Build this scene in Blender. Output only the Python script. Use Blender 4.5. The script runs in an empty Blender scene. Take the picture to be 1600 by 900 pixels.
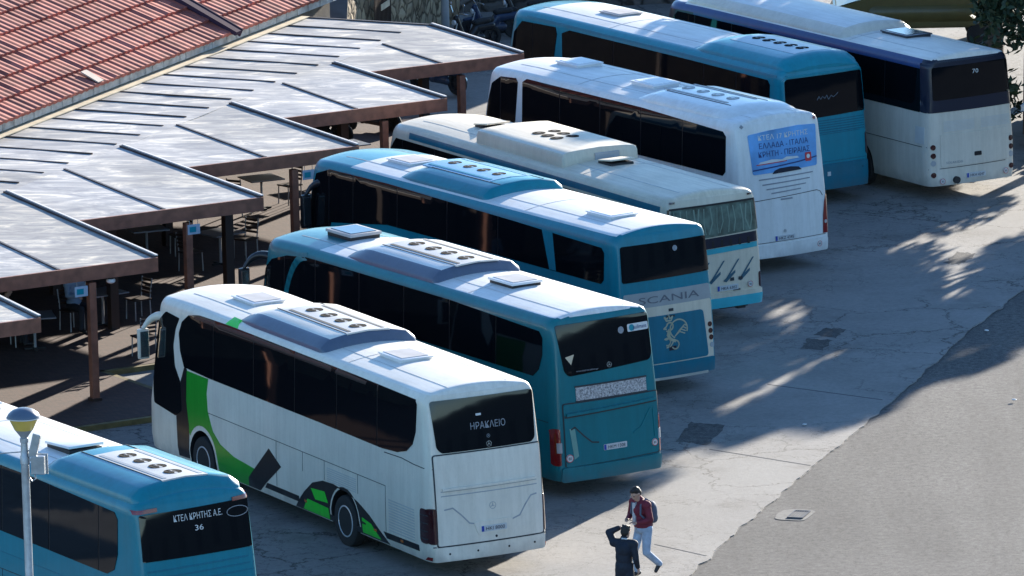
import bpy, bmesh, math, random
from mathutils import Vector, Matrix, noise
from mathutils.geometry import tessellate_polygon

random.seed(7)
R = math.radians
scene = bpy.context.scene
COL = scene.collection

# ------------------------------------------------------------------ camera, sky, sun, exposure
CAM_H = 32.92
cd = bpy.data.cameras.new("camera")
cam = bpy.data.objects.new("camera", cd)
COL.objects.link(cam)
cam.location = (0, 0, CAM_H)
cam.rotation_mode = 'QUATERNION'
_roll = -0.02393
cam.rotation_quaternion = (Matrix.Rotation(math.pi / 2 - 0.19723, 3, 'X') @ Matrix.Rotation(_roll, 3, 'Z')).to_quaternion()
cd.sensor_width = 36.0
cd.lens = 36.0 * 11743.5 / 1600.0
cd.clip_start = 1.0
cd.clip_end = 4000
scene.camera = cam

SUN_EL = 14.0
SUN_DIR = Vector((0.43, 0.90, 0)).normalized()          # horizontal direction towards the sun
world = bpy.data.worlds.new("World")
scene.world = world
world.use_nodes = True
wn = world.node_tree
for n in list(wn.nodes):
    wn.nodes.remove(n)
sky = wn.nodes.new('ShaderNodeTexSky')
sky.sky_type = 'NISHITA'
sky.sun_disc = False
sky.sun_elevation = R(SUN_EL)
sky.sun_rotation = math.atan2(SUN_DIR.x, SUN_DIR.y)
sky.air_density = .9
sky.dust_density = 0.0
sky.ozone_density = 3.6
bg = wn.nodes.new('ShaderNodeBackground')
bg.inputs['Strength'].default_value = 0.115
wo = wn.nodes.new('ShaderNodeOutputWorld')
wn.links.new(sky.outputs[0], bg.inputs[0])
wn.links.new(bg.outputs[0], wo.inputs[0])

sd = bpy.data.lights.new("sun", 'SUN')
sd.energy = 5.0
sd.angle = R(0.5)
sd.color = (1.0, 0.92, 0.80)
sun = bpy.data.objects.new("sun", sd)
COL.objects.link(sun)
sdir = Vector((SUN_DIR.x * math.cos(R(SUN_EL)), SUN_DIR.y * math.cos(R(SUN_EL)), math.sin(R(SUN_EL))))
sun.rotation_mode = 'QUATERNION'
sun.rotation_quaternion = (-sdir).to_track_quat('-Z', 'Y')
sun.location = sdir * 120

vs = scene.view_settings
vs.view_transform = 'Standard'
vs.look = 'None'
vs.exposure = 1.6
vs.gamma = 1.0
vs.use_curve_mapping = False
scene.render.film_transparent = False

# ------------------------------------------------------------------ materials
def new_mat(name):
    m = bpy.data.materials.new(name)
    m.use_nodes = True
    return m, m.node_tree.nodes, m.node_tree.links, m.node_tree.nodes['Principled BSDF']

def mat(name, col, rough=0.5, metal=0.0, coat=0.0, var=0.12, scale=3.0, bump=0.0, bscale=60.0, spec=0.5, emit=0):
    """plain procedural surface: base colour with noise dirt, optional fine bump"""
    m, N, L, p = new_mat(name)
    tc = N.new('ShaderNodeTexCoord')
    nz = N.new('ShaderNodeTexNoise')
    nz.inputs['Scale'].default_value = scale
    nz.inputs['Detail'].default_value = 6
    L.new(tc.outputs['Object'], nz.inputs['Vector'])
    rp = N.new('ShaderNodeValToRGB')
    a = rp.color_ramp.elements
    a[0].position, a[1].position = 0.3, 0.7
    a[0].color = tuple(c * (1 - var) for c in col) + (1,)
    a[1].color = tuple(min(1, c * (1 + var * .6)) for c in col) + (1,)
    L.new(nz.outputs['Fac'], rp.inputs['Fac'])
    L.new(rp.outputs['Color'], p.inputs['Base Color'])
    p.inputs['Roughness'].default_value = rough
    p.inputs['Metallic'].default_value = metal
    p.inputs['Coat Weight'].default_value = coat
    p.inputs['Coat Roughness'].default_value = 0.06
    p.inputs['Specular IOR Level'].default_value = spec
    if bump:
        n2 = N.new('ShaderNodeTexNoise')
        n2.inputs['Scale'].default_value = bscale
        n2.inputs['Detail'].default_value = 4
        L.new(tc.outputs['Object'], n2.inputs['Vector'])
        b = N.new('ShaderNodeBump')
        b.inputs['Strength'].default_value = bump
        b.inputs['Distance'].default_value = 0.02
        L.new(n2.outputs['Fac'], b.inputs['Height'])
        L.new(b.outputs['Normal'], p.inputs['Normal'])
    return m

def paint(name, col, rough=0.36, coat=0.18, dirt=.13, along=False):
    """coach paint: faded patches, thin rain streaks, dust gathered low down and slightly wavy panels"""
    m, N, L, p = new_mat(name)
    tc = N.new('ShaderNodeTexCoord')
    def nz(scale, mscale, detail=6, r=.6):
        mp = N.new('ShaderNodeMapping'); mp.inputs['Scale'].default_value = mscale
        n = N.new('ShaderNodeTexNoise'); n.inputs['Scale'].default_value = scale; n.inputs['Detail'].default_value = detail; n.inputs['Roughness'].default_value = r
        L.new(tc.outputs['Object'], mp.inputs['Vector']); L.new(mp.outputs[0], n.inputs['Vector']); return n
    def ramp(src, p0, c0, p1, c1):
        r = N.new('ShaderNodeValToRGB'); e = r.color_ramp.elements
        e[0].position, e[1].position = p0, p1; e[0].color = c0 + (1,); e[1].color = c1 + (1,)
        L.new(src, r.inputs['Fac']); return r
    def mul(a, b, f=1.0):
        x = N.new('ShaderNodeMix'); x.data_type = 'RGBA'; x.blend_type = 'MULTIPLY'; x.inputs['Factor'].default_value = f
        L.new(a, x.inputs['A']); L.new(b, x.inputs['B']); return x.outputs['Result']
    base = ramp(nz(.9, (1, 1, 1)).outputs['Fac'], .3, tuple(c * .90 for c in col), .7, tuple(min(1, c * 1.04) for c in col))
    st = ramp(nz(3.0, (.25, 2.2, 1) if along else (2.2, 2.2, .16), 7, .7).outputs['Fac'], .38, (1 - dirt * .75, 1 - dirt * .8, 1 - dirt * .9), .60, (1, 1, 1))
    a = mul(base.outputs[0], st.outputs[0])
    sp = ramp(nz(14, (1, 1, 1), 8, .8).outputs['Fac'], .30, (1 - dirt * .6,) * 3, .50, (1, 1, 1))
    a = mul(a, sp.outputs[0])
    if not along:
        # road dust and splash low on the body
        sx = N.new('ShaderNodeSeparateXYZ'); L.new(tc.outputs['Object'], sx.inputs[0])
        ma = N.new('ShaderNodeMath'); ma.operation = 'MULTIPLY_ADD'; ma.inputs[1].default_value = .9
        n4 = nz(2.0, (1, 1, .6)); L.new(n4.outputs['Fac'], ma.inputs[0]); L.new(sx.outputs['Z'], ma.inputs[2])
        du = ramp(ma.outputs[0], .75, (0, 0, 0), 1.35, (1, 1, 1))
        x = N.new('ShaderNodeMix'); x.data_type = 'RGBA'; x.inputs['A'].default_value = tuple(c * .62 + .085 * .38 for c in col) + (1,)
        L.new(du.outputs[0], x.inputs['Factor']); L.new(a, x.inputs['B']); a = x.outputs['Result']
    L.new(a, p.inputs['Base Color'])
    mr = N.new('ShaderNodeMapRange'); mr.inputs['To Min'].default_value = rough + .22; mr.inputs['To Max'].default_value = rough - .06
    L.new(st.outputs[0], mr.inputs['Value']); L.new(mr.outputs[0], p.inputs['Roughness'])
    p.inputs['Coat Weight'].default_value = coat; p.inputs['Coat Roughness'].default_value = .08; p.inputs['Specular IOR Level'].default_value = .35
    b = N.new('ShaderNodeBump'); b.inputs['Strength'].default_value = .10; b.inputs['Distance'].default_value = .03
    L.new(nz(1.6, (1, 1, 1.4), 2).outputs['Fac'], b.inputs['Height']); L.new(b.outputs['Normal'], p.inputs['Normal'])
    return m

M = {}
M['white'] = paint('white_paint', (.78, .77, .74))
M['warm_white'] = paint('warm_white_paint', (.82, .745, .63))
M['warm_roof'] = paint('warm_white_roof_paint', (.84, .79, .70), .5, 0, .14, True)
M['white_roof'] = paint('white_roof_paint', (.80, .785, .75), .5, 0, .17, True)
M['teal'] = paint('teal_paint', (.003, .165, .20))
M['blue'] = paint('blue_paint', (.003, .205, .275))
M['sky_blue'] = paint('sky_blue_paint', (.007, .265, .345))
M['deep_blue'] = paint('deep_blue_paint', (.005, .16, .235))
M['cream'] = paint('cream_paint', (.72, .62, .48))
M['cream_roof'] = paint('cream_roof_paint', (.80, .70, .54), .55, 0, .20, True)
M['pod_grey'] = paint('pod_side_dark', (.085, .115, .175), .4, .2, .1)  # pod sides, darker and bluer than the pod lid
M['grey_white'] = paint('grey_white_paint', (.68, .62, .52))
M['navy'] = paint('navy_paint', (.008, .012, .030), dirt=.05)
M['navy_edge'] = paint('navy_edge_paint', (.02, .05, .17))
M['green'] = paint('green_paint', (.015, .33, .03))
M['lime'] = paint('lime_paint', (.03, .75, .04))
M['black'] = paint('black_paint', (.012, .013, .016), .4)
M['dark_plastic'] = mat('dark_plastic', (.02, .02, .022), .6)
M['grey_plastic'] = mat('grey_plastic', (.35, .36, .37), .5)
M['light_grey'] = mat('light_grey_panel', (.55, .54, .51), .5)
M['rubber'] = mat('tyre_rubber', (.02, .02, .02), .85, bump=.3)
M['chrome'] = mat('polished_metal', (.75, .76, .78), .2, metal=1.0, var=.05)
M['steel'] = mat('galvanised_steel', (.42, .44, .46), .45, metal=.6, var=.25, scale=6)
M['red_lens'] = mat('red_lens', (.20, .010, .012), .15, coat=.8)
M['dark_red_lens'] = mat('smoked_red_lens', (.045, .006, .008), .12, coat=.8)
M['amber_lens'] = mat('amber_lens', (.5, .14, .02), .2, coat=.6)
M['plate'] = mat('plate_white', (.55, .56, .56), .4)
M['eu_blue'] = mat('plate_blue', (.01, .05, .35), .4)
M['ink'] = mat('dark_lettering', (.012, .014, .03), .5)
M['navy_ink'] = mat('navy_lettering', (.01, .03, .14), .5)
M['white_ink'] = mat('white_lettering', (.62, .62, .60), .5)
M['grey_ink'] = mat('grey_lettering', (.26, .27, .29), .5)
M['red_ink'] = mat('red_lettering', (.5, .03, .04), .5)
M['rim_alloy'] = mat('alloy_rim', (.62, .63, .65), .3, metal=.35, var=.15, coat=.4)
M['fan_black'] = mat('fan_mesh_black', (.008, .008, .009), .95, spec=.1)
M['fan_grey'] = mat('fan_hub_grey', (.06, .06, .065), .8, spec=.2)
M['roof_seam'] = mat('roof_sealant', (.56, .56, .55), .7, var=.3, scale=3)
M['seam'] = mat('panel_gap', (.03, .035, .04), .7)
M['poster'] = mat('blue_poster_film', (.12, .34, .66), .3, var=.35, scale=1.6, coat=.3)
M['silver_ink'] = mat('silver_decal', (.42, .40, .28), .4)
M['curtain'] = mat('pale_green_curtain', (.10, .15, .12), .25, var=.7, scale=4, coat=.5)
M['brown_wood'] = mat('brown_stained_wood', (.26, .10, .06), .6, var=.3, scale=5, bump=.2, bscale=40)
M['brown_metal'] = mat('dark_brown_metal', (.045, .026, .02), .5)
M['edge_white'] = mat('pale_edge_trim', (.75, .70, .64), .5)
M['beige_flash'] = mat('beige_flashing', (.62, .52, .36), .6, var=.25)
M['plaster'] = mat('beige_plaster', (.16, .13, .10), .85, var=.25, bump=.3)
M['gutter'] = mat('grey_gutter', (.45, .45, .43), .6, var=.35, scale=4)
M['dark_wall'] = mat('dark_grey_render', (.10, .095, .09), .9, var=.25, bump=.3)
M['skin'] = mat('skin', (.48, .28, .20), .55, var=.08, scale=12)
M['hair'] = mat('dark_hair', (.018, .012, .009), .6, var=.4, scale=60, bump=.5, bscale=120)
M['jacket_red'] = mat('maroon_jacket', (.16, .012, .028), .75, var=.25, scale=9, bump=.5, bscale=25)
M['jacket_black'] = mat('dark_navy_coat', (.008, .013, .026), .75, var=.3, scale=9, bump=.5, bscale=25)
M['jeans'] = mat('light_blue_denim', (.33, .40, .50), .85, var=.25, scale=10, bump=.5, bscale=30)
M['shirt_white'] = mat('pale_shirt', (.55, .55, .56), .8, var=.15)
M['shirt_blue'] = mat('pale_blue_shirt', (.22, .30, .42), .8, var=.15)
M['grey_bag'] = mat('grey_blue_fabric', (.10, .12, .17), .8, var=.25)
M['trouser_dark'] = mat('dark_trousers', (.02, .022, .03), .85)
M['shoe'] = mat('dark_shoe', (.02, .018, .018), .6)
M['scooter_blue'] = paint('scooter_blue', (.02, .04, .09))
M['lamp_yellow'] = mat('yellowed_lamp_diffuser', (.80, .56, .12), .35, var=.15, coat=.3)
M['lamp_cap'] = mat('grey_lamp_cap', (.10, .14, .20), .4, var=.2)
M['kerb_yellow'] = mat('yellow_kerb_paint', (.17, .13, .05), .7, var=.35, scale=5)
M['table_top'] = mat('brushed_table_top', (.30, .31, .33), .3, metal=.6)
M['yellow_van'] = paint('yellow_ochre_paint', (.13, .105, .035))

def glass_mat(name, col=(.006, .007, .009), rough=.04, spec=.65):
    m, N, L, p = new_mat(name)
    tc = N.new('ShaderNodeTexCoord')
    nz = N.new('ShaderNodeTexNoise'); nz.inputs['Scale'].default_value = .9; nz.inputs['Detail'].default_value = 2
    L.new(tc.outputs['Object'], nz.inputs['Vector'])
    b = N.new('ShaderNodeBump'); b.inputs['Strength'].default_value = .05; b.inputs['Distance'].default_value = .05
    L.new(nz.outputs['Fac'], b.inputs['Height']); L.new(b.outputs['Normal'], p.inputs['Normal'])
    p.inputs['Base Color'].default_value = col + (1,)
    p.inputs['Roughness'].default_value = rough
    p.inputs['Specular IOR Level'].default_value = spec
    return m
M['glass'] = glass_mat('tinted_glass')
M['side_glass'] = glass_mat('tinted_side_glass', (.004, .005, .007), .04, .32)
M['clear_dark'] = glass_mat('hatch_glass', (.02, .025, .05), .08)
M['pale_hatch'] = mat('pale_hatch_panel', (.44, .43, .43), .6, var=.15, spec=.2)
M['white_hatch'] = mat('white_hatch_panel', (.75, .75, .75), .4, var=.08)

def mat_concrete():
    m, N, L, p = new_mat('apron_concrete')
    tc = N.new('ShaderNodeTexCoord')
    def noise_(s, d=8, r=.6):
        n = N.new('ShaderNodeTexNoise'); n.inputs['Scale'].default_value = s; n.inputs['Detail'].default_value = d; n.inputs['Roughness'].default_value = r
        L.new(tc.outputs['Object'], n.inputs['Vector']); return n
    def ramp(src, p0, c0, p1, c1):
        r = N.new('ShaderNodeValToRGB'); e = r.color_ramp.elements
        e[0].position, e[1].position = p0, p1; e[0].color = c0 + (1,); e[1].color = c1 + (1,)
        L.new(src, r.inputs['Fac']); return r
    def mix(f, a, b, mode='MULTIPLY'):
        x = N.new('ShaderNodeMix'); x.data_type = 'RGBA'; x.blend_type = mode
        if isinstance(f, float): x.inputs['Factor'].default_value = f
        else: L.new(f, x.inputs['Factor'])
        L.new(a, x.inputs['A']); L.new(b, x.inputs['B']); return x
    base = ramp(noise_(.35).outputs['Fac'], .3, (.185, .174, .160), .7, (.265, .251, .232))
    fine = ramp(noise_(9, 10, .75).outputs['Fac'], .3, (.70, .70, .70), .65, (1, 1, 1))
    a = mix(1.0, base.outputs[0], fine.outputs[0])
    # big oily stains
    st = ramp(noise_(.55, 5, .55).outputs['Fac'], .56, (1, 1, 1), .74, (.52, .50, .48))
    a = mix(.8, a.outputs['Result'], st.outputs[0])
    # cracks: voronoi edges with warped coordinates
    wn_ = noise_(.8, 6, .7)
    va = N.new('ShaderNodeVectorMath'); va.operation = 'SCALE'; va.inputs['Scale'].default_value = 1.6
    L.new(wn_.outputs['Color'], va.inputs[0])
    vb = N.new('ShaderNodeVectorMath'); vb.operation = 'ADD'
    L.new(tc.outputs['Object'], vb.inputs[0]); L.new(va.outputs[0], vb.inputs[1])
    vo = N.new('ShaderNodeTexVoronoi'); vo.feature = 'DISTANCE_TO_EDGE'; vo.inputs['Scale'].default_value = .42
    L.new(vb.outputs[0], vo.inputs['Vector'])
    cr = ramp(vo.outputs['Distance'], .004, (.25, .24, .23), .016, (1, 1, 1))
    vo2 = N.new('ShaderNodeTexVoronoi'); vo2.feature = 'DISTANCE_TO_EDGE'; vo2.inputs['Scale'].default_value = 1.4
    L.new(vb.outputs[0], vo2.inputs['Vector'])
    cr2 = ramp(vo2.outputs['Distance'], .004, (.35, .34, .33), .02, (1, 1, 1))
    msk = ramp(noise_(.16, 3).outputs['Fac'], .45, (0, 0, 0), .53, (1, 1, 1))
    msk2 = ramp(noise_(.13, 3, .4).outputs['Fac'], .46, (1, 1, 1), .54, (0, 0, 0))
    a = mix(msk2.outputs[0], a.outputs['Result'], cr.outputs[0])
    a = mix(msk.outputs[0], a.outputs['Result'], cr2.outputs[0])
    # pale scuffs
    sc_ = ramp(noise_(2.2, 9, .8).outputs['Fac'], .66, (0, 0, 0), .76, (.22, .21, .20))
    a = mix(1.0, a.outputs['Result'], sc_.outputs[0], 'ADD')
    L.new(a.outputs['Result'], p.inputs['Base Color'])
    p.inputs['Roughness'].default_value = .8
    b = N.new('ShaderNodeBump'); b.inputs['Strength'].default_value = .25; b.inputs['Distance'].default_value = .03
    L.new(noise_(14, 8, .7).outputs['Fac'], b.inputs['Height']); L.new(b.outputs['Normal'], p.inputs['Normal'])
    return m

def mat_asphalt(name='street_asphalt', k=1.0):
    """coarse worn asphalt: stone grain, tyre-polished bands along the street, oil drips and patchy tone"""
    m, N, L, p = new_mat(name)
    tc = N.new('ShaderNodeTexCoord')
    def nz(scale, detail, r, rot=0, ms=(1, 1, 1)):
        mp = N.new('ShaderNodeMapping'); mp.inputs['Rotation'].default_value = (0, 0, rot); mp.inputs['Scale'].default_value = ms
        n = N.new('ShaderNodeTexNoise'); n.inputs['Scale'].default_value = scale; n.inputs['Detail'].default_value = detail; n.inputs['Roughness'].default_value = r
        L.new(tc.outputs['Object'], mp.inputs['Vector']); L.new(mp.outputs[0], n.inputs['Vector']); return n
    def ramp(src, p0, c0, p1, c1):
        r = N.new('ShaderNodeValToRGB'); e = r.color_ramp.elements
        e[0].position, e[1].position = p0, p1; e[0].color = c0 + (1,); e[1].color = c1 + (1,)
        L.new(src, r.inputs['Fac']); return r.outputs[0]
    def mul(a, b):
        x = N.new('ShaderNodeMix'); x.data_type = 'RGBA'; x.blend_type = 'MULTIPLY'; x.inputs['Factor'].default_value = 1
        L.new(a, x.inputs['A']); L.new(b, x.inputs['B']); return x.outputs['Result']
    g = nz(7, 9, .9)
    a = ramp(g.outputs['Fac'], .36, (.032 * k, .032 * k, .032 * k), .64, (.202 * k, .196 * k, .190 * k))
    a = mul(a, ramp(nz(30, 4, .8).outputs['Fac'], .35, (.62, .62, .62), .62, (1.12, 1.12, 1.12)))
    a = mul(a, ramp(nz(.9, 6, .6, R(-18), (1, .10, 1)).outputs['Fac'], .36, (.80, .80, .81), .62, (1.08, 1.07, 1.05)))
    a = mul(a, ramp(nz(.22, 5, .6).outputs['Fac'], .35, (.80, .81, .81), .65, (1.06, 1.05, 1.03)))
    a = mul(a, ramp(nz(1.3, 3, .5).outputs['Fac'], .70, (1, 1, 1), .80, (.55, .55, .56)))
    L.new(a, p.inputs['Base Color'])
    p.inputs['Roughness'].default_value = .9; p.inputs['Specular IOR Level'].default_value = .25
    b = N.new('ShaderNodeBump'); b.inputs['Strength'].default_value = .5; b.inputs['Distance'].default_value = .02
    L.new(g.outputs['Fac'], b.inputs['Height']); L.new(b.outputs['Normal'], p.inputs['Normal'])
    return m

def mat_brick(name, c1, c2, mortar, scale, rot=0, rough=.8, bump=.4, bw=.5, rh=.25):
    m, N, L, p = new_mat(name)
    tc = N.new('ShaderNodeTexCoord'); mp = N.new('ShaderNodeMapping'); mp.inputs['Rotation'].default_value = (0, 0, rot)
    br = N.new('ShaderNodeTexBrick'); br.inputs['Scale'].default_value = scale
    br.inputs['Color1'].default_value = c1 + (1,); br.inputs['Color2'].default_value = c2 + (1,); br.inputs['Mortar'].default_value = mortar + (1,)
    br.inputs['Brick Width'].default_value = bw; br.inputs['Row Height'].default_value = rh
    L.new(tc.outputs['Object'], mp.inputs['Vector']); L.new(mp.outputs[0], br.inputs['Vector'])
    L.new(br.outputs['Color'], p.inputs['Base Color']); p.inputs['Roughness'].default_value = rough
    b = N.new('ShaderNodeBump'); b.inputs['Strength'].default_value = bump; b.inputs['Distance'].default_value = .01; b.invert = True
    L.new(br.outputs['Fac'], b.inputs['Height']); L.new(b.outputs['Normal'], p.inputs['Normal'])
    return m

def mat_stone(name, lo, hi, scale=2.2):
    m, N, L, p = new_mat(name)
    tc = N.new('ShaderNodeTexCoord')
    nz = N.new('ShaderNodeTexNoise'); nz.inputs['Scale'].default_value = 2.0; nz.inputs['Detail'].default_value = 6
    L.new(tc.outputs['Object'], nz.inputs['Vector'])
    va = N.new('ShaderNodeVectorMath'); va.operation = 'SCALE'; va.inputs['Scale'].default_value = .5
    vb = N.new('ShaderNodeVectorMath'); vb.operation = 'ADD'
    L.new(nz.outputs['Color'], va.inputs[0]); L.new(va.outputs[0], vb.inputs[0]); L.new(tc.outputs['Object'], vb.inputs[1])
    vo = N.new('ShaderNodeTexVoronoi'); vo.inputs['Scale'].default_value = scale
    ve = N.new('ShaderNodeTexVoronoi'); ve.inputs['Scale'].default_value = scale; ve.feature = 'DISTANCE_TO_EDGE'
    L.new(vb.outputs[0], vo.inputs['Vector']); L.new(vb.outputs[0], ve.inputs['Vector'])
    rp = N.new('ShaderNodeValToRGB'); e = rp.color_ramp.elements
    e[0].color = lo + (1,); e[1].color = hi + (1,)
    sp = N.new('ShaderNodeSeparateColor'); L.new(vo.outputs['Color'], sp.inputs[0]); L.new(sp.outputs[0], rp.inputs['Fac'])
    re = N.new('ShaderNodeValToRGB'); e = re.color_ramp.elements
    e[0].position, e[1].position = .02, .12; e[0].color = (.25, .22, .18, 1); e[1].color = (1, 1, 1, 1)
    L.new(ve.outputs['Distance'], re.inputs['Fac'])
    x = N.new('ShaderNodeMix'); x.data_type = 'RGBA'; x.blend_type = 'MULTIPLY'; x.inputs['Factor'].default_value = 1
    L.new(rp.outputs[0], x.inputs['A']); L.new(re.outputs[0], x.inputs['B']); L.new(x.outputs['Result'], p.inputs['Base Color'])
    p.inputs['Roughness'].default_value = .9
    b = N.new('ShaderNodeBump'); b.inputs['Strength'].default_value = .9; b.inputs['Distance'].default_value = .12
    L.new(ve.outputs['Distance'], b.inputs['Height']); L.new(b.outputs['Normal'], p.inputs['Normal'])
    return m

def mat_canopy():
    """chalky weathered white sheeting, brushed on in uneven whitewash strokes"""
    m, N, L, p = new_mat('weathered_white_sheet')
    tc = N.new('ShaderNodeTexCoord')
    mp = N.new('ShaderNodeMapping'); mp.inputs['Rotation'].default_value = (0, 0, R(-25)); mp.inputs['Scale'].default_value = (.55, 1.5, 1)
    n1 = N.new('ShaderNodeTexNoise'); n1.inputs['Scale'].default_value = 1.3; n1.inputs['Detail'].default_value = 10; n1.inputs['Roughness'].default_value = .68; n1.inputs['Distortion'].default_value = 1.2
    n3 = N.new('ShaderNodeTexNoise'); n3.inputs['Scale'].default_value = .28; n3.inputs['Detail'].default_value = 3
    L.new(tc.outputs['Object'], mp.inputs['Vector']); L.new(mp.outputs[0], n1.inputs['Vector']); L.new(tc.outputs['Object'], n3.inputs['Vector'])
    r1 = N.new('ShaderNodeValToRGB'); e = r1.color_ramp.elements
    e[0].position, e[1].position = .40, .66; e[0].color = (.30, .295, .30, 1); e[1].color = (.84, .77, .65, 1)
    k = e.new(.53); k.color = (.45, .435, .42, 1)
    L.new(n1.outputs['Fac'], r1.inputs['Fac'])
    r3 = N.new('ShaderNodeValToRGB'); e = r3.color_ramp.elements
    e[0].position, e[1].position = .35, .65; e[0].color = (.80, .78, .74, 1); e[1].color = (1, 1, 1, 1)
    oi = N.new('ShaderNodeObjectInfo'); am = N.new('ShaderNodeMath'); am.operation = 'MULTIPLY_ADD'; am.inputs[1].default_value = .30
    sb = N.new('ShaderNodeMath'); sb.operation = 'SUBTRACT'; sb.inputs[1].default_value = .15
    L.new(n3.outputs['Fac'], sb.inputs[0]); L.new(oi.outputs['Random'], am.inputs[0]); L.new(sb.outputs[0], am.inputs[2])
    L.new(am.outputs[0], r3.inputs['Fac'])
    x = N.new('ShaderNodeMix'); x.data_type = 'RGBA'; x.blend_type = 'MULTIPLY'; x.inputs['Factor'].default_value = 1
    L.new(r1.outputs[0], x.inputs['A']); L.new(r3.outputs[0], x.inputs['B']); L.new(x.outputs['Result'], p.inputs['Base Color'])
    p.inputs['Specular IOR Level'].default_value = .22
    r2 = N.new('ShaderNodeMapRange'); r2.inputs['To Min'].default_value = .45; r2.inputs['To Max'].default_value = .75
    L.new(n1.outputs['Fac'], r2.inputs['Value']); L.new(r2.outputs[0], p.inputs['Roughness'])
    b = N.new('ShaderNodeBump'); b.inputs['Strength'].default_value = .3; b.inputs['Distance'].default_value = .02
    L.new(n1.outputs['Fac'], b.inputs['Height']); L.new(b.outputs['Normal'], p.inputs['Normal'])
    return m

def mat_tiles():
    m, N, L, p = new_mat('red_roof_tile')
    tc = N.new('ShaderNodeTexCoord')
    n1 = N.new('ShaderNodeTexNoise'); n1.inputs['Scale'].default_value = 1.1; n1.inputs['Detail'].default_value = 8; n1.inputs['Roughness'].default_value = .7
    n2 = N.new('ShaderNodeTexWhiteNoise')
    ms = N.new('ShaderNodeVectorMath'); ms.operation = 'SNAP'; ms.inputs[1].default_value = (.285, .64, 50)
    L.new(tc.outputs['Object'], n1.inputs['Vector']); L.new(tc.outputs['Object'], ms.inputs[0]); L.new(ms.outputs[0], n2.inputs['Vector'])
    r1 = N.new('ShaderNodeValToRGB'); e = r1.color_ramp.elements
    e[0].position, e[1].position = .3, .7; e[0].color = (.30, .078, .058, 1); e[1].color = (.50, .165, .125, 1)
    L.new(n1.outputs['Fac'], r1.inputs['Fac'])
    r2 = N.new('ShaderNodeValToRGB'); e = r2.color_ramp.elements
    e[0].position, e[1].position = 0, 1; e[0].color = (.66, .68, .70, 1); e[1].color = (1.15, 1.12, 1.1, 1)
    L.new(n2.outputs['Value'], r2.inputs['Fac'])
    x = N.new('ShaderNodeMix'); x.data_type = 'RGBA'; x.blend_type = 'MULTIPLY'; x.inputs['Factor'].default_value = 1
    L.new(r1.outputs[0], x.inputs['A']); L.new(r2.outputs[0], x.inputs['B']); L.new(x.outputs['Result'], p.inputs['Base Color'])
    p.inputs['Specular IOR Level'].default_value = .25
    p.inputs['Roughness'].default_value = .85
    return m

def mat_leaf(name, c0, c1):
    m, N, L, p = new_mat(name)
    g = N.new('ShaderNodeNewGeometry')
    r = N.new('ShaderNodeValToRGB'); e = r.color_ramp.elements
    e[0].color = c0 + (1,); e[1].color = c1 + (1,)
    L.new(g.outputs['Random Per Island'], r.inputs['Fac']); L.new(r.outputs[0], p.inputs['Base Color'])
    p.inputs['Roughness'].default_value = .7
    return m

def mat_mesh_grille():
    m, N, L, p = new_mat('speckled_grille_mesh')
    tc = N.new('ShaderNodeTexCoord')
    n1 = N.new('ShaderNodeTexNoise'); n1.inputs['Scale'].default_value = 28; n1.inputs['Detail'].default_value = 5; n1.inputs['Roughness'].default_value = .8
    L.new(tc.outputs['Object'], n1.inputs['Vector'])
    r = N.new('ShaderNodeValToRGB'); e = r.color_ramp.elements
    e[0].position, e[1].position = .38, .62; e[0].color = (.10, .10, .11, 1); e[1].color = (.62, .60, .58, 1)
    L.new(n1.outputs['Fac'], r.inputs['Fac']); L.new(r.outputs[0], p.inputs['Base Color'])
    p.inputs['Roughness'].default_value = .8
    return m

M['concrete'] = mat_concrete()
M['asphalt'] = mat_asphalt()
M['patch'] = mat_asphalt('dark_asphalt_patch', .9)
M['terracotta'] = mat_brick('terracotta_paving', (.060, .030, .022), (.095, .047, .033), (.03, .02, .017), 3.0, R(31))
M['stone'] = mat_stone('rubble_stone', (.20, .15, .09), (.46, .37, .24))
M['shade_stone'] = mat_stone('shaded_rubble_stone', (.08, .075, .07), (.17, .155, .14), 1.6)  # rubble stone with the shade of the back wall put into its colour
M['canopy'] = mat_canopy()
M['tile'] = mat_tiles()
M['leaf'] = mat_leaf('dark_green_leaf', (.012, .030, .014), (.045, .075, .030))
M['bark'] = mat('rough_bark', (.09, .065, .045), .95, var=.4, scale=5, bump=.8, bscale=14)
M['mesh_grille'] = mat_mesh_grille()

# ------------------------------------------------------------------ helpers
def obj(name, bm, m, parent=None, smooth=False, angle=40):
    """links a bmesh as one mesh object; m is one material or a list of materials"""
    me = bpy.data.meshes.new(name)
    bmesh.ops.recalc_face_normals(bm, faces=bm.faces[:])
    if smooth:
        lim = R(angle)
        for f in bm.faces: f.smooth = True
        for e in bm.edges:
            if len(e.link_faces) == 2 and e.calc_face_angle(0) > lim: e.smooth = False
    bm.to_mesh(me); bm.free()
    for mm in (m if isinstance(m, (list, tuple)) else [m]): me.materials.append(mm)
    o = bpy.data.objects.new(name, me)
    COL.objects.link(o)
    if parent is not None: o.parent = parent
    return o

def tag(o, label=None, cat=None, group=None, kind=None):
    if label: o['label'] = label
    if cat: o['category'] = cat
    if group: o['group'] = group
    if kind: o['kind'] = kind
    return o

def thing(name, label, cat, loc=(0, 0, 0), rz=0, group=None):
    o = bpy.data.objects.new(name, None); COL.objects.link(o)
    o.empty_display_size = .3
    o.location = loc; o.rotation_euler = (0, 0, rz)
    return tag(o, label, cat, group)

def copy_tree(o, parent=None):
    c = o.copy(); COL.objects.link(c)
    if parent is not None: c.parent = parent
    for ch in o.children: copy_tree(ch, c)
    return c

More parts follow.
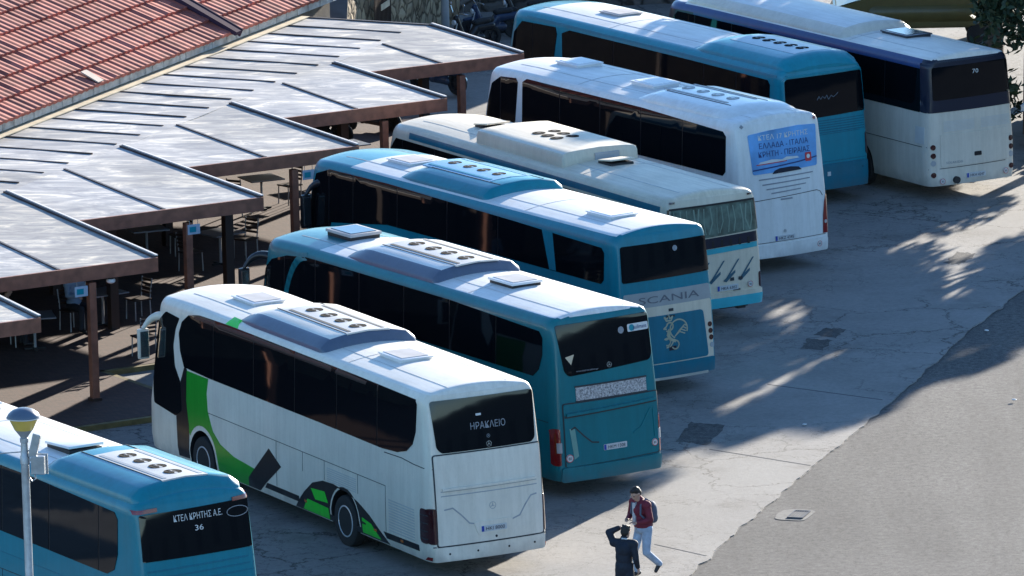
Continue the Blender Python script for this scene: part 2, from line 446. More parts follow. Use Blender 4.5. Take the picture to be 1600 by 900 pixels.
def box(bm, c, s, rz=0, mtx=None, mi=0, bev=0):
    ret = bmesh.ops.create_cube(bm, size=1)
    vs_ = ret['verts']
    bmesh.ops.scale(bm, vec=s, verts=vs_)
    if bev:
        es = list({e for v in vs_ for e in v.link_edges})
        r2 = bmesh.ops.bevel(bm, geom=es, offset=bev, segments=2, affect='EDGES', profile=.6)
        vs_ = list({v for f in r2['faces'] for v in f.verts} | {v for v in vs_ if v.is_valid})
    mm = Matrix.Translation(c) @ Matrix.Rotation(rz, 4, 'Z')
    if mtx is not None: mm = mtx @ mm
    bmesh.ops.transform(bm, matrix=mm, verts=vs_)
    if mi:
        for f in {f for v in vs_ for f in v.link_faces}: f.material_index = mi
    return vs_

def beam(bm, a, b, w, h, up=Vector((0, 0, 1)), mi=0, ext=0.0):
    """box from a to b, w wide, h tall, its TOP centre line on a-b"""
    a, b = Vector(a), Vector(b)
    d = (b - a).normalized(); a = a - d * ext; b = b + d * ext
    s = d.cross(up).normalized(); u = s.cross(d).normalized()
    vs_ = []
    for p in (a, b):
        for (i, j) in ((-.5, 0), (.5, 0), (.5, -1), (-.5, -1)):
            vs_.append(bm.verts.new(p + s * w * i + u * h * j))
    for f in ((0, 1, 2, 3), (7, 6, 5, 4), (0, 4, 5, 1), (1, 5, 6, 2), (2, 6, 7, 3), (3, 7, 4, 0)):
        bm.faces.new([vs_[i] for i in f]).material_index = mi

def tube(bm, pts, radii, seg=10, caps=True, mi=0):
    pts = [Vector(p) for p in pts]
    if not isinstance(radii, (list, tuple)): radii = [radii] * len(pts)
    rings = []
    ref = None
    for i, p in enumerate(pts):
        d = (pts[min(i + 1, len(pts) - 1)] - pts[max(i - 1, 0)]).normalized()
        if ref is None: ref = Vector((0, 0, 1)) if abs(d.z) < .9 else Vector((1, 0, 0))
        s = d.cross(ref).normalized(); u = s.cross(d).normalized(); ref = u
        rings.append([bm.verts.new(p + (s * math.cos(2 * math.pi * k / seg) + u * math.sin(2 * math.pi * k / seg)) * radii[i]) for k in range(seg)])
    for a, b in zip(rings, rings[1:]):
        for k in range(seg):
            f = bm.faces.new((a[k], a[(k + 1) % seg], b[(k + 1) % seg], b[k])); f.material_index = mi
    if caps:
        bm.faces.new(rings[0][::-1]).material_index = mi; bm.faces.new(rings[-1]).material_index = mi

def lathe(bm, prof, c=(0, 0, 0), seg=24, axis='Z', mi=0):
    """prof: (radius, height) pairs"""
    c = Vector(c); rings = []
    for r, h in prof:
        ring = []
        for k in range(seg):
            t = 2 * math.pi * k / seg
            if axis == 'Z': v = Vector((r * math.cos(t), r * math.sin(t), h))
            elif axis == 'Y': v = Vector((r * math.cos(t), h, r * math.sin(t)))
            else: v = Vector((h, r * math.cos(t), r * math.sin(t)))
            ring.append(bm.verts.new(c + v))
        rings.append(ring)
    for a, b in zip(rings, rings[1:]):
        for k in range(seg):
            bm.faces.new((a[k], a[(k + 1) % seg], b[(k + 1) % seg], b[k])).material_index = mi
    for ring, (r, h) in ((rings[0], prof[0]), (rings[-1], prof[-1])):
        if r > 1e-4: bm.faces.new(ring).material_index = mi
    bmesh.ops.remove_doubles(bm, verts=bm.verts[:], dist=1e-5)

def prism(bm, poly, z0, z1, mi=0):
    """vertical prism on a 2D polygon"""
    a = [bm.verts.new((x, y, z0)) for x, y in poly]; b = [bm.verts.new((x, y, z1)) for x, y in poly]
    n = len(poly)
    bm.faces.new(a[::-1]).material_index = mi; bm.faces.new(b).material_index = mi
    for i in range(n): bm.faces.new((a[i], a[(i + 1) % n], b[(i + 1) % n], b[i])).material_index = mi

def rounded(poly, r, seg=4):
    """round the corners of a 2D polygon"""
    out = []; n = len(poly)
    for i in range(n):
        p0, p1, p2 = Vector(poly[i - 1]), Vector(poly[i]), Vector(poly[(i + 1) % n])
        a, b = (p0 - p1), (p2 - p1)
        rr = min(r, a.length * .45, b.length * .45)
        a = p1 + a.normalized() * rr; b = p1 + b.normalized() * rr
        for k in range(seg + 1):
            t = k / seg
            q = a * (1 - t) ** 2 + p1 * 2 * t * (1 - t) + b * t * t
            out.append((q.x, q.y))
    return out

def rect(u0, v0, u1, v1): return [(u0, v0), (u1, v0), (u1, v1), (u0, v1)]
def circle(u, v, r, n=16): return [(u + r * math.cos(2 * math.pi * k / n), v + r * math.sin(2 * math.pi * k / n)) for k in range(n)]

def clip(poly, axis, lim, keep_less):
    out = []; n = len(poly)
    ins = lambda p: (p[axis] <= lim) if keep_less else (p[axis] >= lim)
    for i in range(n):
        a, b = poly[i], poly[(i + 1) % n]
        if ins(a): out.append(a)
        if ins(a) != ins(b):
            t = (lim - a[axis]) / (b[axis] - a[axis])
            out.append((a[0] + (b[0] - a[0]) * t, a[1] + (b[1] - a[1]) * t))
    return out

def patch_bm(polys, surf, off=.008, step=.25, depth=.03, bm=None, mi=0):
    """polygons in surface coordinates laid onto a curved surface, with a rim so they have thickness"""
    out = bm or bmesh.new()
    for poly in polys:
        if len(poly) < 3: continue
        b = bmesh.new()
        bv_ = [b.verts.new((u, v, 0)) for u, v in poly]
        for t in tessellate_polygon([[Vector((u, v, 0)) for u, v in poly]]):
            try: b.faces.new([bv_[i] for i in t])
            except ValueError: pass
        us = [p[0] for p in poly]; vs_ = [p[1] for p in poly]
        for ax, lo, hi in ((0, min(us), max(us)), (1, min(vs_), max(vs_))):
            k = math.ceil((lo + 1e-4) / step)
            while k * step < hi - 1e-4:
                co = [0, 0, 0]; no = [0, 0, 0]; co[ax] = k * step; no[ax] = 1
                bmesh.ops.bisect_plane(b, geom=b.verts[:] + b.edges[:] + b.faces[:], plane_co=co, plane_no=no, dist=1e-5)
                k += 1
        vm = {}
        for v in b.verts: vm[v] = out.verts.new(surf(v.co.x, v.co.y, off))
        for f in b.faces: out.faces.new([vm[v] for v in f.verts]).material_index = mi
        if depth:
            bv = {}
            for e in b.edges:
                if len(e.link_faces) == 1:
                    for v in e.verts:
                        if v not in bv: bv[v] = out.verts.new(surf(v.co.x, v.co.y, off - depth))
                    a, c = e.verts
                    out.faces.new((vm[a], vm[c], bv[c], bv[a])).material_index = mi
        b.free()
    return out

_tc = {}
def text_polys(s):
    """verts, faces of a line of text, normalised to cap height 1 and centred"""
    if s in _tc: return _tc[s]
    c = bpy.data.curves.new('lettering', 'FONT'); c.body = s; c.resolution_u = 3
    o = bpy.data.objects.new('lettering', c); COL.objects.link(o)
    dg = bpy.context.evaluated_depsgraph_get(); dg.update()
    me = o.evaluated_get(dg).to_mesh()
    vs_ = [v.co.copy() for v in me.vertices]; fs = [tuple(p.vertices) for p in me.polygons]
    bpy.data.objects.remove(o); bpy.data.curves.remove(c)
    x0, x1 = min(v.x for v in vs_), max(v.x for v in vs_)
    vs_ = [((v.x - (x0 + x1) / 2) / .728, v.y / .728) for v in vs_]
    _tc[s] = (vs_, fs, (x1 - x0) / .728)
    return _tc[s]

def text_bm(s, u, v, h, surf, off, width=None, flip=False, tilt=0, bm=None):
    vs_, fs, w = text_polys(s)
    sx = h if width is None else width / w
    if flip: sx = -sx
    out = bm or bmesh.new()
    vv = [out.verts.new(surf(u + a * sx, v + b * h + a * sx * tilt, off)) for a, b in vs_]
    for f in fs:
        try: out.faces.new([vv[i] for i in f])
        except ValueError: pass
    return out

def ribbon(pts, w):
    """a flat stroke of width w along a 2D polyline, as quads"""
    out = []
    for a, b in zip(pts, pts[1:]):
        a, b = Vector(a), Vector(b); d = (b - a)
        if d.length < 1e-6: continue
        d.normalize(); n = Vector((-d.y, d.x)) * w / 2; e = d * w * .25
        out.append([tuple(a - e + n), tuple(a - e - n), tuple(b + e - n), tuple(b + e + n)])
    return out

def evaluated(o):
    dg = bpy.context.evaluated_depsgraph_get(); dg.update()
    return bpy.data.meshes.new_from_object(o.evaluated_get(dg))

# ------------------------------------------------------------------ ground
def sheet(name, poly, z, m, label=None, thick=0, cuts=0):
    bm = bmesh.new()
    top = [bm.verts.new((x, y, z)) for x, y in poly]
    for t in tessellate_polygon([[Vector((x, y, 0)) for x, y in poly]]): bm.faces.new([top[i] for i in t])
    if thick:
        low = [bm.verts.new((x, y, z - thick)) for x, y in poly]; n = len(poly)
        for i in range(n): bm.faces.new((top[i], top[(i + 1) % n], low[(i + 1) % n], low[i]))
    o = obj(name, bm, m)
    tag(o, kind='structure')
    return o

sheet('ground', [(-900, -700), (900, -700), (900, 1500), (-900, 1500)], -.004, M['asphalt'])
# jagged edge between the concrete bus apron and the street asphalt
edge = []
_pts = [(-3.2, 119.2), (1.75, 132), (3.22, 136.85), (4.05, 139.9), (4.88, 142.5), (5.75, 145.4), (6.85, 148.75), (7.65, 151.3), (8.54, 154.2), (9.3, 156.9), (9.95, 159.1), (11.32, 163.0), (13.2, 168.6), (17, 180), (26, 206), (40, 246)]
for a, b in zip(_pts, _pts[1:]):
    n = max(1, int(math.dist(a, b) / .09)) if 130 < a[1] < 190 else 8
    for k in range(n):
        t = k / n; x = a[0] + (b[0] - a[0]) * t; y = a[1] + (b[1] - a[1]) * t
        j = noise.noise(Vector((x * 1.3, y * 1.3, 0))) * .10 + noise.noise(Vector((x * 3.2, y * 3.2, 3))) * .05 + random.uniform(-.006, .006)
        edge.append((x + j * .93, y - j * .35))
sheet('mirrored_ground', [(-400, 60), (400, 60), (400, 119), (-400, 119)], 0, mat_asphalt('dark_mirrored_asphalt', .35))  # unseen dark ground added for the rear windows to reflect
sheet('bus_apron', edge + [(-60, 246), (-60, 119.2)], .022, M['concrete'], thick=.02)
# the open crack that runs along that edge
bm = bmesh.new()
for i in range(0, len(edge) - 1):
    a, b = edge[i], edge[i + 1]
    if not 133 < a[1] < 172: continue
    w = max(0.008, .020 + .045 * noise.noise(Vector((a[0] * 1.1, a[1] * 1.1, 9))))
    q = [(a[0], a[1]), (b[0], b[1]), (b[0] + w, b[1] - w * .4), (a[0] + w, a[1] - w * .4)]
    bm.faces.new([bm.verts.new((x, y, .003)) for x, y in q])
tag(obj('pavement_crack', bm, M['seam']), kind='structure')
# dark repaired patches in the apron
for pts in ([(3.25, 148.4), (3.6, 150.2), (4.3, 149.8), (3.85, 148.0)], [(6.50, 158.6), (6.75, 159.4), (7.2, 159.2), (6.95, 158.3)], [(6.1, 157.3), (6.35, 158.3), (6.85, 158.1), (6.6, 157.0)], [(9.75, 166.3), (10.15, 167.6), (10.55, 167.3), (10.1, 166.1)]):
    bm = bmesh.new()
    pp = []
    for a, b in zip(pts, pts[1:] + pts[:1]):
        for k in range(8): t = k / 8; pp.append((a[0] + (b[0] - a[0]) * t + random.uniform(-.04, .04), a[1] + (b[1] - a[1]) * t + random.uniform(-.09, .09)))
    bm.faces.new([bm.verts.new((x, y, .026)) for x, y in pp])
    bmesh.ops.triangulate(bm, faces=bm.faces[:])
    tag(obj('pavement_patch', bm, M['patch']), kind='structure')
# long straight construction joints in the concrete
bm = bmesh.new()
for a, b in (((2.6, 139.4), (3.55, 138.35)), ((3.9, 147.6), (5.85, 145.9)), ((5.3, 153.7), (7.6, 151.9))):
    beam(bm, (a[0], a[1], .0265), (b[0], b[1], .0265), .03, .004)
tag(obj('pavement_joint', bm, M['seam']), kind='structure')
# drain grate let into the street
g = thing('drain_grate', 'steel drain grate in a pale concrete surround in the street asphalt', 'drain grate', (5.44, 141.65, 0), R(-17))
g.scale = (.72, .72, 1)
bm = bmesh.new()
pp = [(.62 * math.cos(t) * (1 + .12 * math.sin(3 * t)), .95 * math.sin(t) * (1 + .1 * math.cos(2 * t))) for t in [k * math.pi / 10 for k in range(20)]]
pp = rounded([(-.52, -.62), (.30, -.66), (.36, .5), (.12, .66), (-.50, .62), (-.62, .1)], .2)
prism(bm, pp, -.002, .006)
obj('surround', bm, mat('pale_mortar', (.15, .145, .135), .85, var=.3, scale=4, bump=.4), g)
bm = bmesh.new()
for s in (-1, 1):
    box(bm, (s * .2, 0, .019), (.04, .84, .022)); box(bm, (0, s * .41, .0185), (.42, .04, .022))
for k in range(5): box(bm, (-.134 + k * .067, 0, .018), (.028, .80, .016))
obj('bars', bm, mat('worn_iron', (.05, .052, .06), .5, metal=.3), g)
bm = bmesh.new(); box(bm, (0, 0, .0115), (.38, .82, .005)); obj('sump', bm, M['dark_plastic'], g)
# scraps of paper litter
for i, (x, y, lab) in enumerate(((10.2, 158.6, 'crumpled white paper scrap near the asphalt edge behind the white 70 coach'), (5.9, 149.6, 'white paper scrap in the shade of the apron right of the teal coach'), (2.0, 137.0, 'tiny white paper scrap on the sunlit concrete left of the man in the dark coat'), (10.3, 151.5, 'small white scrap lying out on the sunlit street asphalt'))):
    bm = bmesh.new()
    bmesh.ops.create_icosphere(bm, subdivisions=2, radius=.038)
    for v in bm.verts: v.co = Vector((v.co.x * 1.3, v.co.y * 1.1, v.co.z * .45)) * (1 + .5 * noise.noise(v.co * 22 + Vector((i, 0, 0))))
    o = obj('paper_scrap', bm, M['white_ink']); o.location = (x, y, .05); tag(o, lab, 'litter')

# ------------------------------------------------------------------ canopy over the station terrace
RC = {0: (-9.52, 147.8), 1: (-7.42, 153.85), 2: (-5.40, 160.40), 3: (-3.42, 166.40), 4: (-1.46, 172.40), 5: (.37, 178.42), -1: (-11.6, 141.6)}
BC = {k: (-8.70 + 2.287 * (k - 2), 166.37 + 5.30 * (k - 2)) for k in range(-1, 6)}
ZF, ZB = 3.0, 3.12
def lerp(a, b, t): return tuple(a[i] + (b[i] - a[i]) * t for i in range(len(a)))
M['dark_underside'] = mat('dark_canopy_underside', (.03, .02, .016), .85)  # underside coloured dark to deepen the shade below the canopy
def darken_under(bm):
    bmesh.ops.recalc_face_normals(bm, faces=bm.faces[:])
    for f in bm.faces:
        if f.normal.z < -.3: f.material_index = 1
can = thing('station_canopy', 'long sawtooth canopy of white sheets on brown posts along the bus bays', 'canopy')
FDIR = Vector((-.865, -.50))                          # along a fascia, away from its right corner
LC = {}
for k in range(0, 6):
    # where this fascia runs into the right edge of the bay before it
    a, b = Vector(RC[k - 1]), Vector(BC[k - 1]); p = Vector(RC[k]); d = b - a
    den = FDIR.x * (-d.y) - FDIR.y * (-d.x)
    r = a - p
    t = (r.x * (-d.y) - r.y * (-d.x)) / den
    LC[k] = tuple(p + FDIR * t)
for k in range(0, 6):
    rc, lc, b0, b1 = RC[k], LC[k], BC[k - 1], BC[k]
    mf, mb = lerp(lc, rc, .5 if k != 5 else .52), lerp(b0, b1, .5)
    for (p, q, s, t) in ((lc, mf, mb, b0), (mf, rc, b1, mb)):
        bm = bmesh.new()
        top = [Vector((p[0], p[1], ZF)), Vector((q[0], q[1], ZF)), Vector((s[0], s[1], ZB)), Vector((t[0], t[1], ZB - .004))]
        n = 10; grid = []
        for i in range(n + 1):
            for j in range(n + 1):
                u, v = i / n, j / n
                c = (top[0] * (1 - u) + top[1] * u) * (1 - v) + (top[3] * (1 - u) + top[2] * u) * v
                c.z -= .025 * math.sin(math.pi * u) * (.4 + .6 * v) * noise.noise(Vector((c.x * .5, c.y * .5, k))) * 2
                grid.append(bm.verts.new(c))
        for i in range(n):
            for j in range(n):
                bm.faces.new((grid[i * (n + 1) + j], grid[(i + 1) * (n + 1) + j], grid[(i + 1) * (n + 1) + j + 1], grid[i * (n + 1) + j + 1]))
        ex = bmesh.ops.extrude_face_region(bm, geom=bm.faces[:])
        bmesh.ops.translate(bm, vec=(0, 0, -.03), verts=[v for v in ex['geom'] if isinstance(v, bmesh.types.BMVert)])
        darken_under(bm)
        obj('roof_sheet', bm, [M['canopy'], M['dark_underside']], can, smooth=True)
    bm = bmesh.new()
    beam(bm, mf + (ZF + .028,), mb + (ZB + .028,), .055, .04); obj('rafter', bm, M['brown_metal'], can)
    bm = bmesh.new()
    beam(bm, rc + (ZF + .04,), b1 + (ZB + .04,), .09, .16, ext=.02)
    o = obj('edge_beam', bm, M['brown_metal'], can)
    d = (Vector(b1) - Vector(rc)).normalized(); off = Vector((d.y, -d.x)) * .035
    bm = bmesh.new()
    beam(bm, (rc[0] + off.x, rc[1] + off.y, ZF + .065), (b1[0] + off.x, b1[1] + off.y, ZB + .065), .05, .024)
    obj('edge_trim', bm, M['edge_white'], o)
    bm = bmesh.new()
    n_ = Vector((-FDIR.y, FDIR.x)) * -.045
    n_ = Vector((.5, -.866)) * .045
    beam(bm, (rc[0] + n_.x, rc[1] + n_.y, ZF + .02), (lc[0] + n_.x, lc[1] + n_.y, ZF + .02), .07, .30, ext=.02)
    obj('fascia', bm, M['brown_wood'], can)
# the flat rear strip between the sawtooth bays and the tiled roof
BK = [(-19.3, 149.6), (-5.25, 183.7)]
bdir = (Vector(BK[1]) - Vector(BK[0])).normalized()
pdir = Vector((.927, -.375))
def on_back(t): return Vector(BK[0]) + bdir * t
def on_bend(p):
    """from a point of the back line along pdir to the bend line"""
    a, d = Vector(BC[-1]), (Vector(BC[5]) - Vector(BC[-1]))
    r = a - p; den = pdir.x * (-d.y) - pdir.y * (-d.x)
    return p + pdir * ((r.x * (-d.y) - r.y * (-d.x)) / den)
Lb = (Vector(BK[1]) - Vector(BK[0])).length
nst = 14
for i in range(nst):
    t0, t1 = Lb * i / nst, Lb * (i + 1) / nst
    a, b = on_back(t0), on_back(t1); c, d = on_bend(b), on_bend(a)
    bm = bmesh.new()
    vs_ = [bm.verts.new((p.x, p.y, z)) for p, z in ((a, 3.19), (b, 3.19), (c, ZB - .002), (d, ZB - .002))]
    bm.faces.new(vs_)
    bmesh.ops.subdivide_edges(bm, edges=bm.edges[:], cuts=5, use_grid_fill=True)
    for v in bm.verts: v.co.z += .018 * noise.noise(Vector((v.co.x * .7, v.co.y * .7, 4)))
    ex = bmesh.ops.extrude_face_region(bm, geom=bm.faces[:])
    bmesh.ops.translate(bm, vec=(0, 0, -.03), verts=[v for v in ex['geom'] if isinstance(v, bmesh.types.BMVert)])
    darken_under(bm)
    obj('roof_sheet', bm, [M['canopy'], M['dark_underside']], can, smooth=True)
nr = int(Lb / 1.22)
for i in range(nr + 1):
    p = on_back(Lb - i * 1.22 - .05); q = on_bend(p); q = p + (q - p) * (.93 if i else 1.0)
    bm = bmesh.new(); beam(bm, (p.x, p.y, 3.215), (q.x, q.y, 3.15), .045 if i else .08, .045 if i else .14); obj('rafter', bm, M['brown_metal'], can)
bm = bmesh.new()
a, b = on_back(0) + pdir * .22, on_back(Lb) + pdir * .22
beam(bm, (a.x, a.y, 3.215), (b.x, b.y, 3.215), .45, .02); obj('flashing', bm, M['beige_flash'], can)
# posts: one under each fascia and a second row further in, coloured dark as in shade
for k, x in ((0, -10.9), (1, -8.74), (2, -6.98), (3, -4.83), (4, -2.88), (5, -1.1)):
    rc = RC[k]; y = rc[1] + (x - rc[0]) * (FDIR.y / FDIR.x)
    bm = bmesh.new(); box(bm, (x, y + .07, 1.33), (.16, .16, 2.64), rz=R(30), bev=.01)
    o = obj('post', bm, M['brown_wood'], can)
    bm = bmesh.new(); box(bm, (x, y + .07, .16), (.22, .22, .08), rz=R(30)); obj('post_base', bm, M['brown_metal'], o)
for (x, y) in ((-6.2, 161.75), (-8.7, 160.6), (-3.85, 172.4), (-2.03, 180.4), (-10.2, 164.6), (-7.9, 170.0)):
    bm = bmesh.new(); box(bm, (x, y, 1.55), (.2, .2, 2.95), rz=R(30), bev=.01); obj('post', bm, M['brown_metal'], can)

# terrace floor with yellow kerbs that follow the sawtooth
KO = Vector((.52, -.854)) * 1.95
floor, kl = [], []
for k in range(-1, 6):
    lk = Vector(LC[k]) if k in LC else Vector(RC[k]) + FDIR * 4.2
    rk = Vector(RC[k])
    if k == -1: floor.append(tuple(lk + KO))
    # inner corner: walk from this kerb's left end along the bay direction
    floor.append(tuple(rk + KO)); kl.append((lk + KO, rk + KO))
    nx = k + 1
    if nx in LC:
        # corner with the next kerb
        d = Vector((-.52, .854)); p = rk + KO; q = Vector(RC[nx]) + KO
        r = q - p; den = d.x * (-FDIR.y) - d.y * (-FDIR.x)
        t = (r.x * (-FDIR.y) - r.y * (-FDIR.x)) / den
        c = p + d * t; floor.append(tuple(c)); kl.append((c, None))
floor += [(1.6, 186), (-4.5, 187), (-22, 143)]
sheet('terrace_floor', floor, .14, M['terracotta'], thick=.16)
bm = bmesh.new()
cs = floor[:-3]
for a, b in zip(cs, cs[1:]):
    d = (Vector(b) - Vector(a)).normalized(); n_ = Vector((d.y, -d.x)) * .07
    beam(bm, (a[0] + n_.x, a[1] + n_.y, .135), (b[0] + n_.x, b[1] + n_.y, .135), .13, .14, ext=.06)
tag(obj('terrace_kerb', bm, M['kerb_yellow']), kind='structure')

# ------------------------------------------------------------------ tiled building behind the canopy
bl = thing('tiled_building', 'low station building with a red tiled roof behind the canopy', 'building', (-11.53, 168.06, 0), math.atan2(16.85, 6.92))
# local frame: x along the eave (away from the camera), y up the slope direction (away from the buses)
EA, EB, SL, PITCH = -22.0, 20.0, 8.6, R(27)
bm = bmesh.new()
TW, TL = .285, .64
nx = int((EB - EA) / TW * 6)
rows = int(SL / TL)
for r_ in range(rows):
    y0, y1 = r_ * TL, (r_ + 1) * TL + .03
    prev = None
    for i in range(nx + 1):
        x = EA + i * TW / 6
        ph = 2 * math.pi * i / 6
        jig = .016 * noise.noise(Vector((int(i / 6) * 1.7, r_ * 2.3, 1)))
        hgt = .020 * (max(0, math.cos(ph)) ** .8) - .008 * max(0, -math.cos(ph))
        pts = []
        for (yy, lift) in ((y0, .075), (y0 + .004, .11), (y1, .03)):
            h = hgt + (lift if lift != .075 else .02) + jig
            yp, zp = yy * math.cos(PITCH) - h * math.sin(PITCH), yy * math.sin(PITCH) + h * math.cos(PITCH)
            pts.append(bm.verts.new((x, yp - .12, 3.42 + zp)))
        if prev:
            for a in range(2): bm.faces.new((prev[a], pts[a], pts[a + 1], prev[a + 1]))
        prev = pts
rf = obj('roof', bm, M['tile'], bl, smooth=True, angle=50)
bm = bmesh.new()     # the dark valley strip between the two stretches of roof
mt = Matrix.Translation((12.6, -.1, 3.42)) @ Matrix.Rotation(PITCH, 4, 'X')
box(bm, (0, 4.2, .15), (.34, 8.7, .10), mtx=mt); box(bm, (.2, 4.2, .12), (.06, 8.7, .20), mtx=mt)
obj('valley_strip', bm, mat('dark_purple_lead', (.05, .03, .05), .95, spec=.1), rf)
bm = bmesh.new()
box(bm, (-1, .02, 3.33), (EB - EA, .10, .17))
for k in range(60):
    x = EA + (k + random.random() * .6) * .7
    if x < EB - 1: box(bm, (x, -.03, 3.33), (random.choice((.03, .04, .3)), .03, .165))
obj('eave_fascia', bm, M['gutter'], rf)
bm = bmesh.new()
box(bm, (-1, 4.3, 1.66), (EB - EA - 1, 8.0, 3.3)); obj('wall', bm, M['plaster'], bl)
bm = bmesh.new(); box(bm, (-1, 4.2, 3.31), (EB - EA - .3, 8.2, .05)); obj('soffit', bm, M['gutter'], bl)
for x in (-12, -6, 0, 6, 12):
    bm = bmesh.new(); box(bm, (x, .26, 1.25), (1.6, .07, 2.1)); o = obj('door', bm, M['dark_plastic'], bl)
    bm = bmesh.new(); box(bm, (x + .6, .21, 1.2), (.04, .05, .2)); obj('handle', bm, M['steel'], o)
# pale replaced tiles
bm = bmesh.new()
for (x, y) in ((1.7, 1.9), (5.05, .25)):
    box(bm, (x, y, .15), (.3, .5, .03), mtx=Matrix.Translation((0, -.1, 3.42)) @ Matrix.Rotation(PITCH, 4, 'X'))
obj('pale_tile', bm, mat('pale_tile', (.38, .31, .26), .8), rf)

# ------------------------------------------------------------------ stone walls and the far yard
def wall_thing(name, a, b, h, t, m, label, cap=None, cat='wall'):
    a, b = Vector(a), Vector(b); L_ = (b - a).length
    w = thing(name, label, cat, (a.x, a.y, 0), math.atan2((b - a).y, (b - a).x))
    bm = bmesh.new(); n = max(2, int(L_ / .35)); nz = max(2, int(h / .35))
    box(bm, (L_ / 2, 0, h / 2), (L_, t, h))
    bmesh.ops.subdivide_edges(bm, edges=bm.edges[:], cuts=min(n, 40), use_grid_fill=True)
    for v in bm.verts:
        v.co += Vector((0, 1, .3)) * .07 * noise.noise(v.co * 1.7)
    obj('masonry', bm, m, w, smooth=True, angle=60)
    if cap:
        bm = bmesh.new(); box(bm, (L_ / 2, 0, h + .07), (L_ + .1, t + .16, .14)); obj('coping', bm, cap, w)
    return w
wall_thing('stone_wall', (-4.55, 189.2), (-1.5, 202.2), 4.6, .5, M['stone'], 'sunlit rubble stone wall running away beyond the end of the canopy')
wall_thing('stone_wall', (-1.4, 203.5), (6.8, 204.5), 5.2, .6, M['shade_stone'], 'dark shaded stone wall behind the parked motorbikes')
# dark lean-to roof at the end of the building
aw = thing('lean_to_shed', 'dark grey lean-to shed between the tiled roof and the stone wall', 'shed', (0, 0, 0))
bm = bmesh.new()
q = [(-6.2, 187.0), (-4.15, 187.6), (-4.4, 190.5), (-6.6, 190.0)]
prism(bm, q, 0, 2.5); obj('wall', bm, M['dark_wall'], aw)
bm = bmesh.new()
vs_ = [bm.verts.new(p) for p in ((-6.5, 186.6, 2.62), (-4.0, 187.2, 2.5), (-3.9, 191.0, 4.3), (-6.8, 190.4, 4.4))]
bm.faces.new(vs_)
ex = bmesh.ops.extrude_face_region(bm, geom=bm.faces[:]); bmesh.ops.translate(bm, vec=(0, 0, -.08), verts=[v for v in ex['geom'] if isinstance(v, bmesh.types.BMVert)])
obj('roof', bm, M['dark_wall'], aw)
# iron-barred gate leaning in the gap of the stone wall
gt = thing('iron_gate', 'narrow iron barred gate standing against the sunlit stone wall', 'gate', (-3.55, 192.0, 0), math.atan2(13, 3.05))
bm = bmesh.new()
for k in range(13): box(bm, (k * .14, -.18, 1.4), (.03, .03, 2.8))
obj('bars', bm, M['brown_metal'], gt)
bm = bmesh.new()
for z in (.25, 1.5, 2.7): box(bm, (.84, -.145, z), (1.74, .03, .06))
obj('rails', bm, M['brown_metal'], gt)
bm = bmesh.new(); box(bm, (.95, -.225, 1.95), (.9, .02, .16)); obj('sign_plate', bm, M['beige_flash'], gt)
# wide grey pole
pl = thing('street_pole', 'thick pale grey pole beyond the far end of the canopy', 'pole', (-1.60, 197.2, 0))
bm = bmesh.new(); lathe(bm, [(.11, 0), (.10, 3), (.085, 7)]); obj('shaft', bm, M['grey_plastic'], pl, smooth=True)
bm = bmesh.new(); lathe(bm, [(.2, 0), (.2, .12), (.13, .2)]); obj('foot', bm, M['steel'], pl, smooth=True)

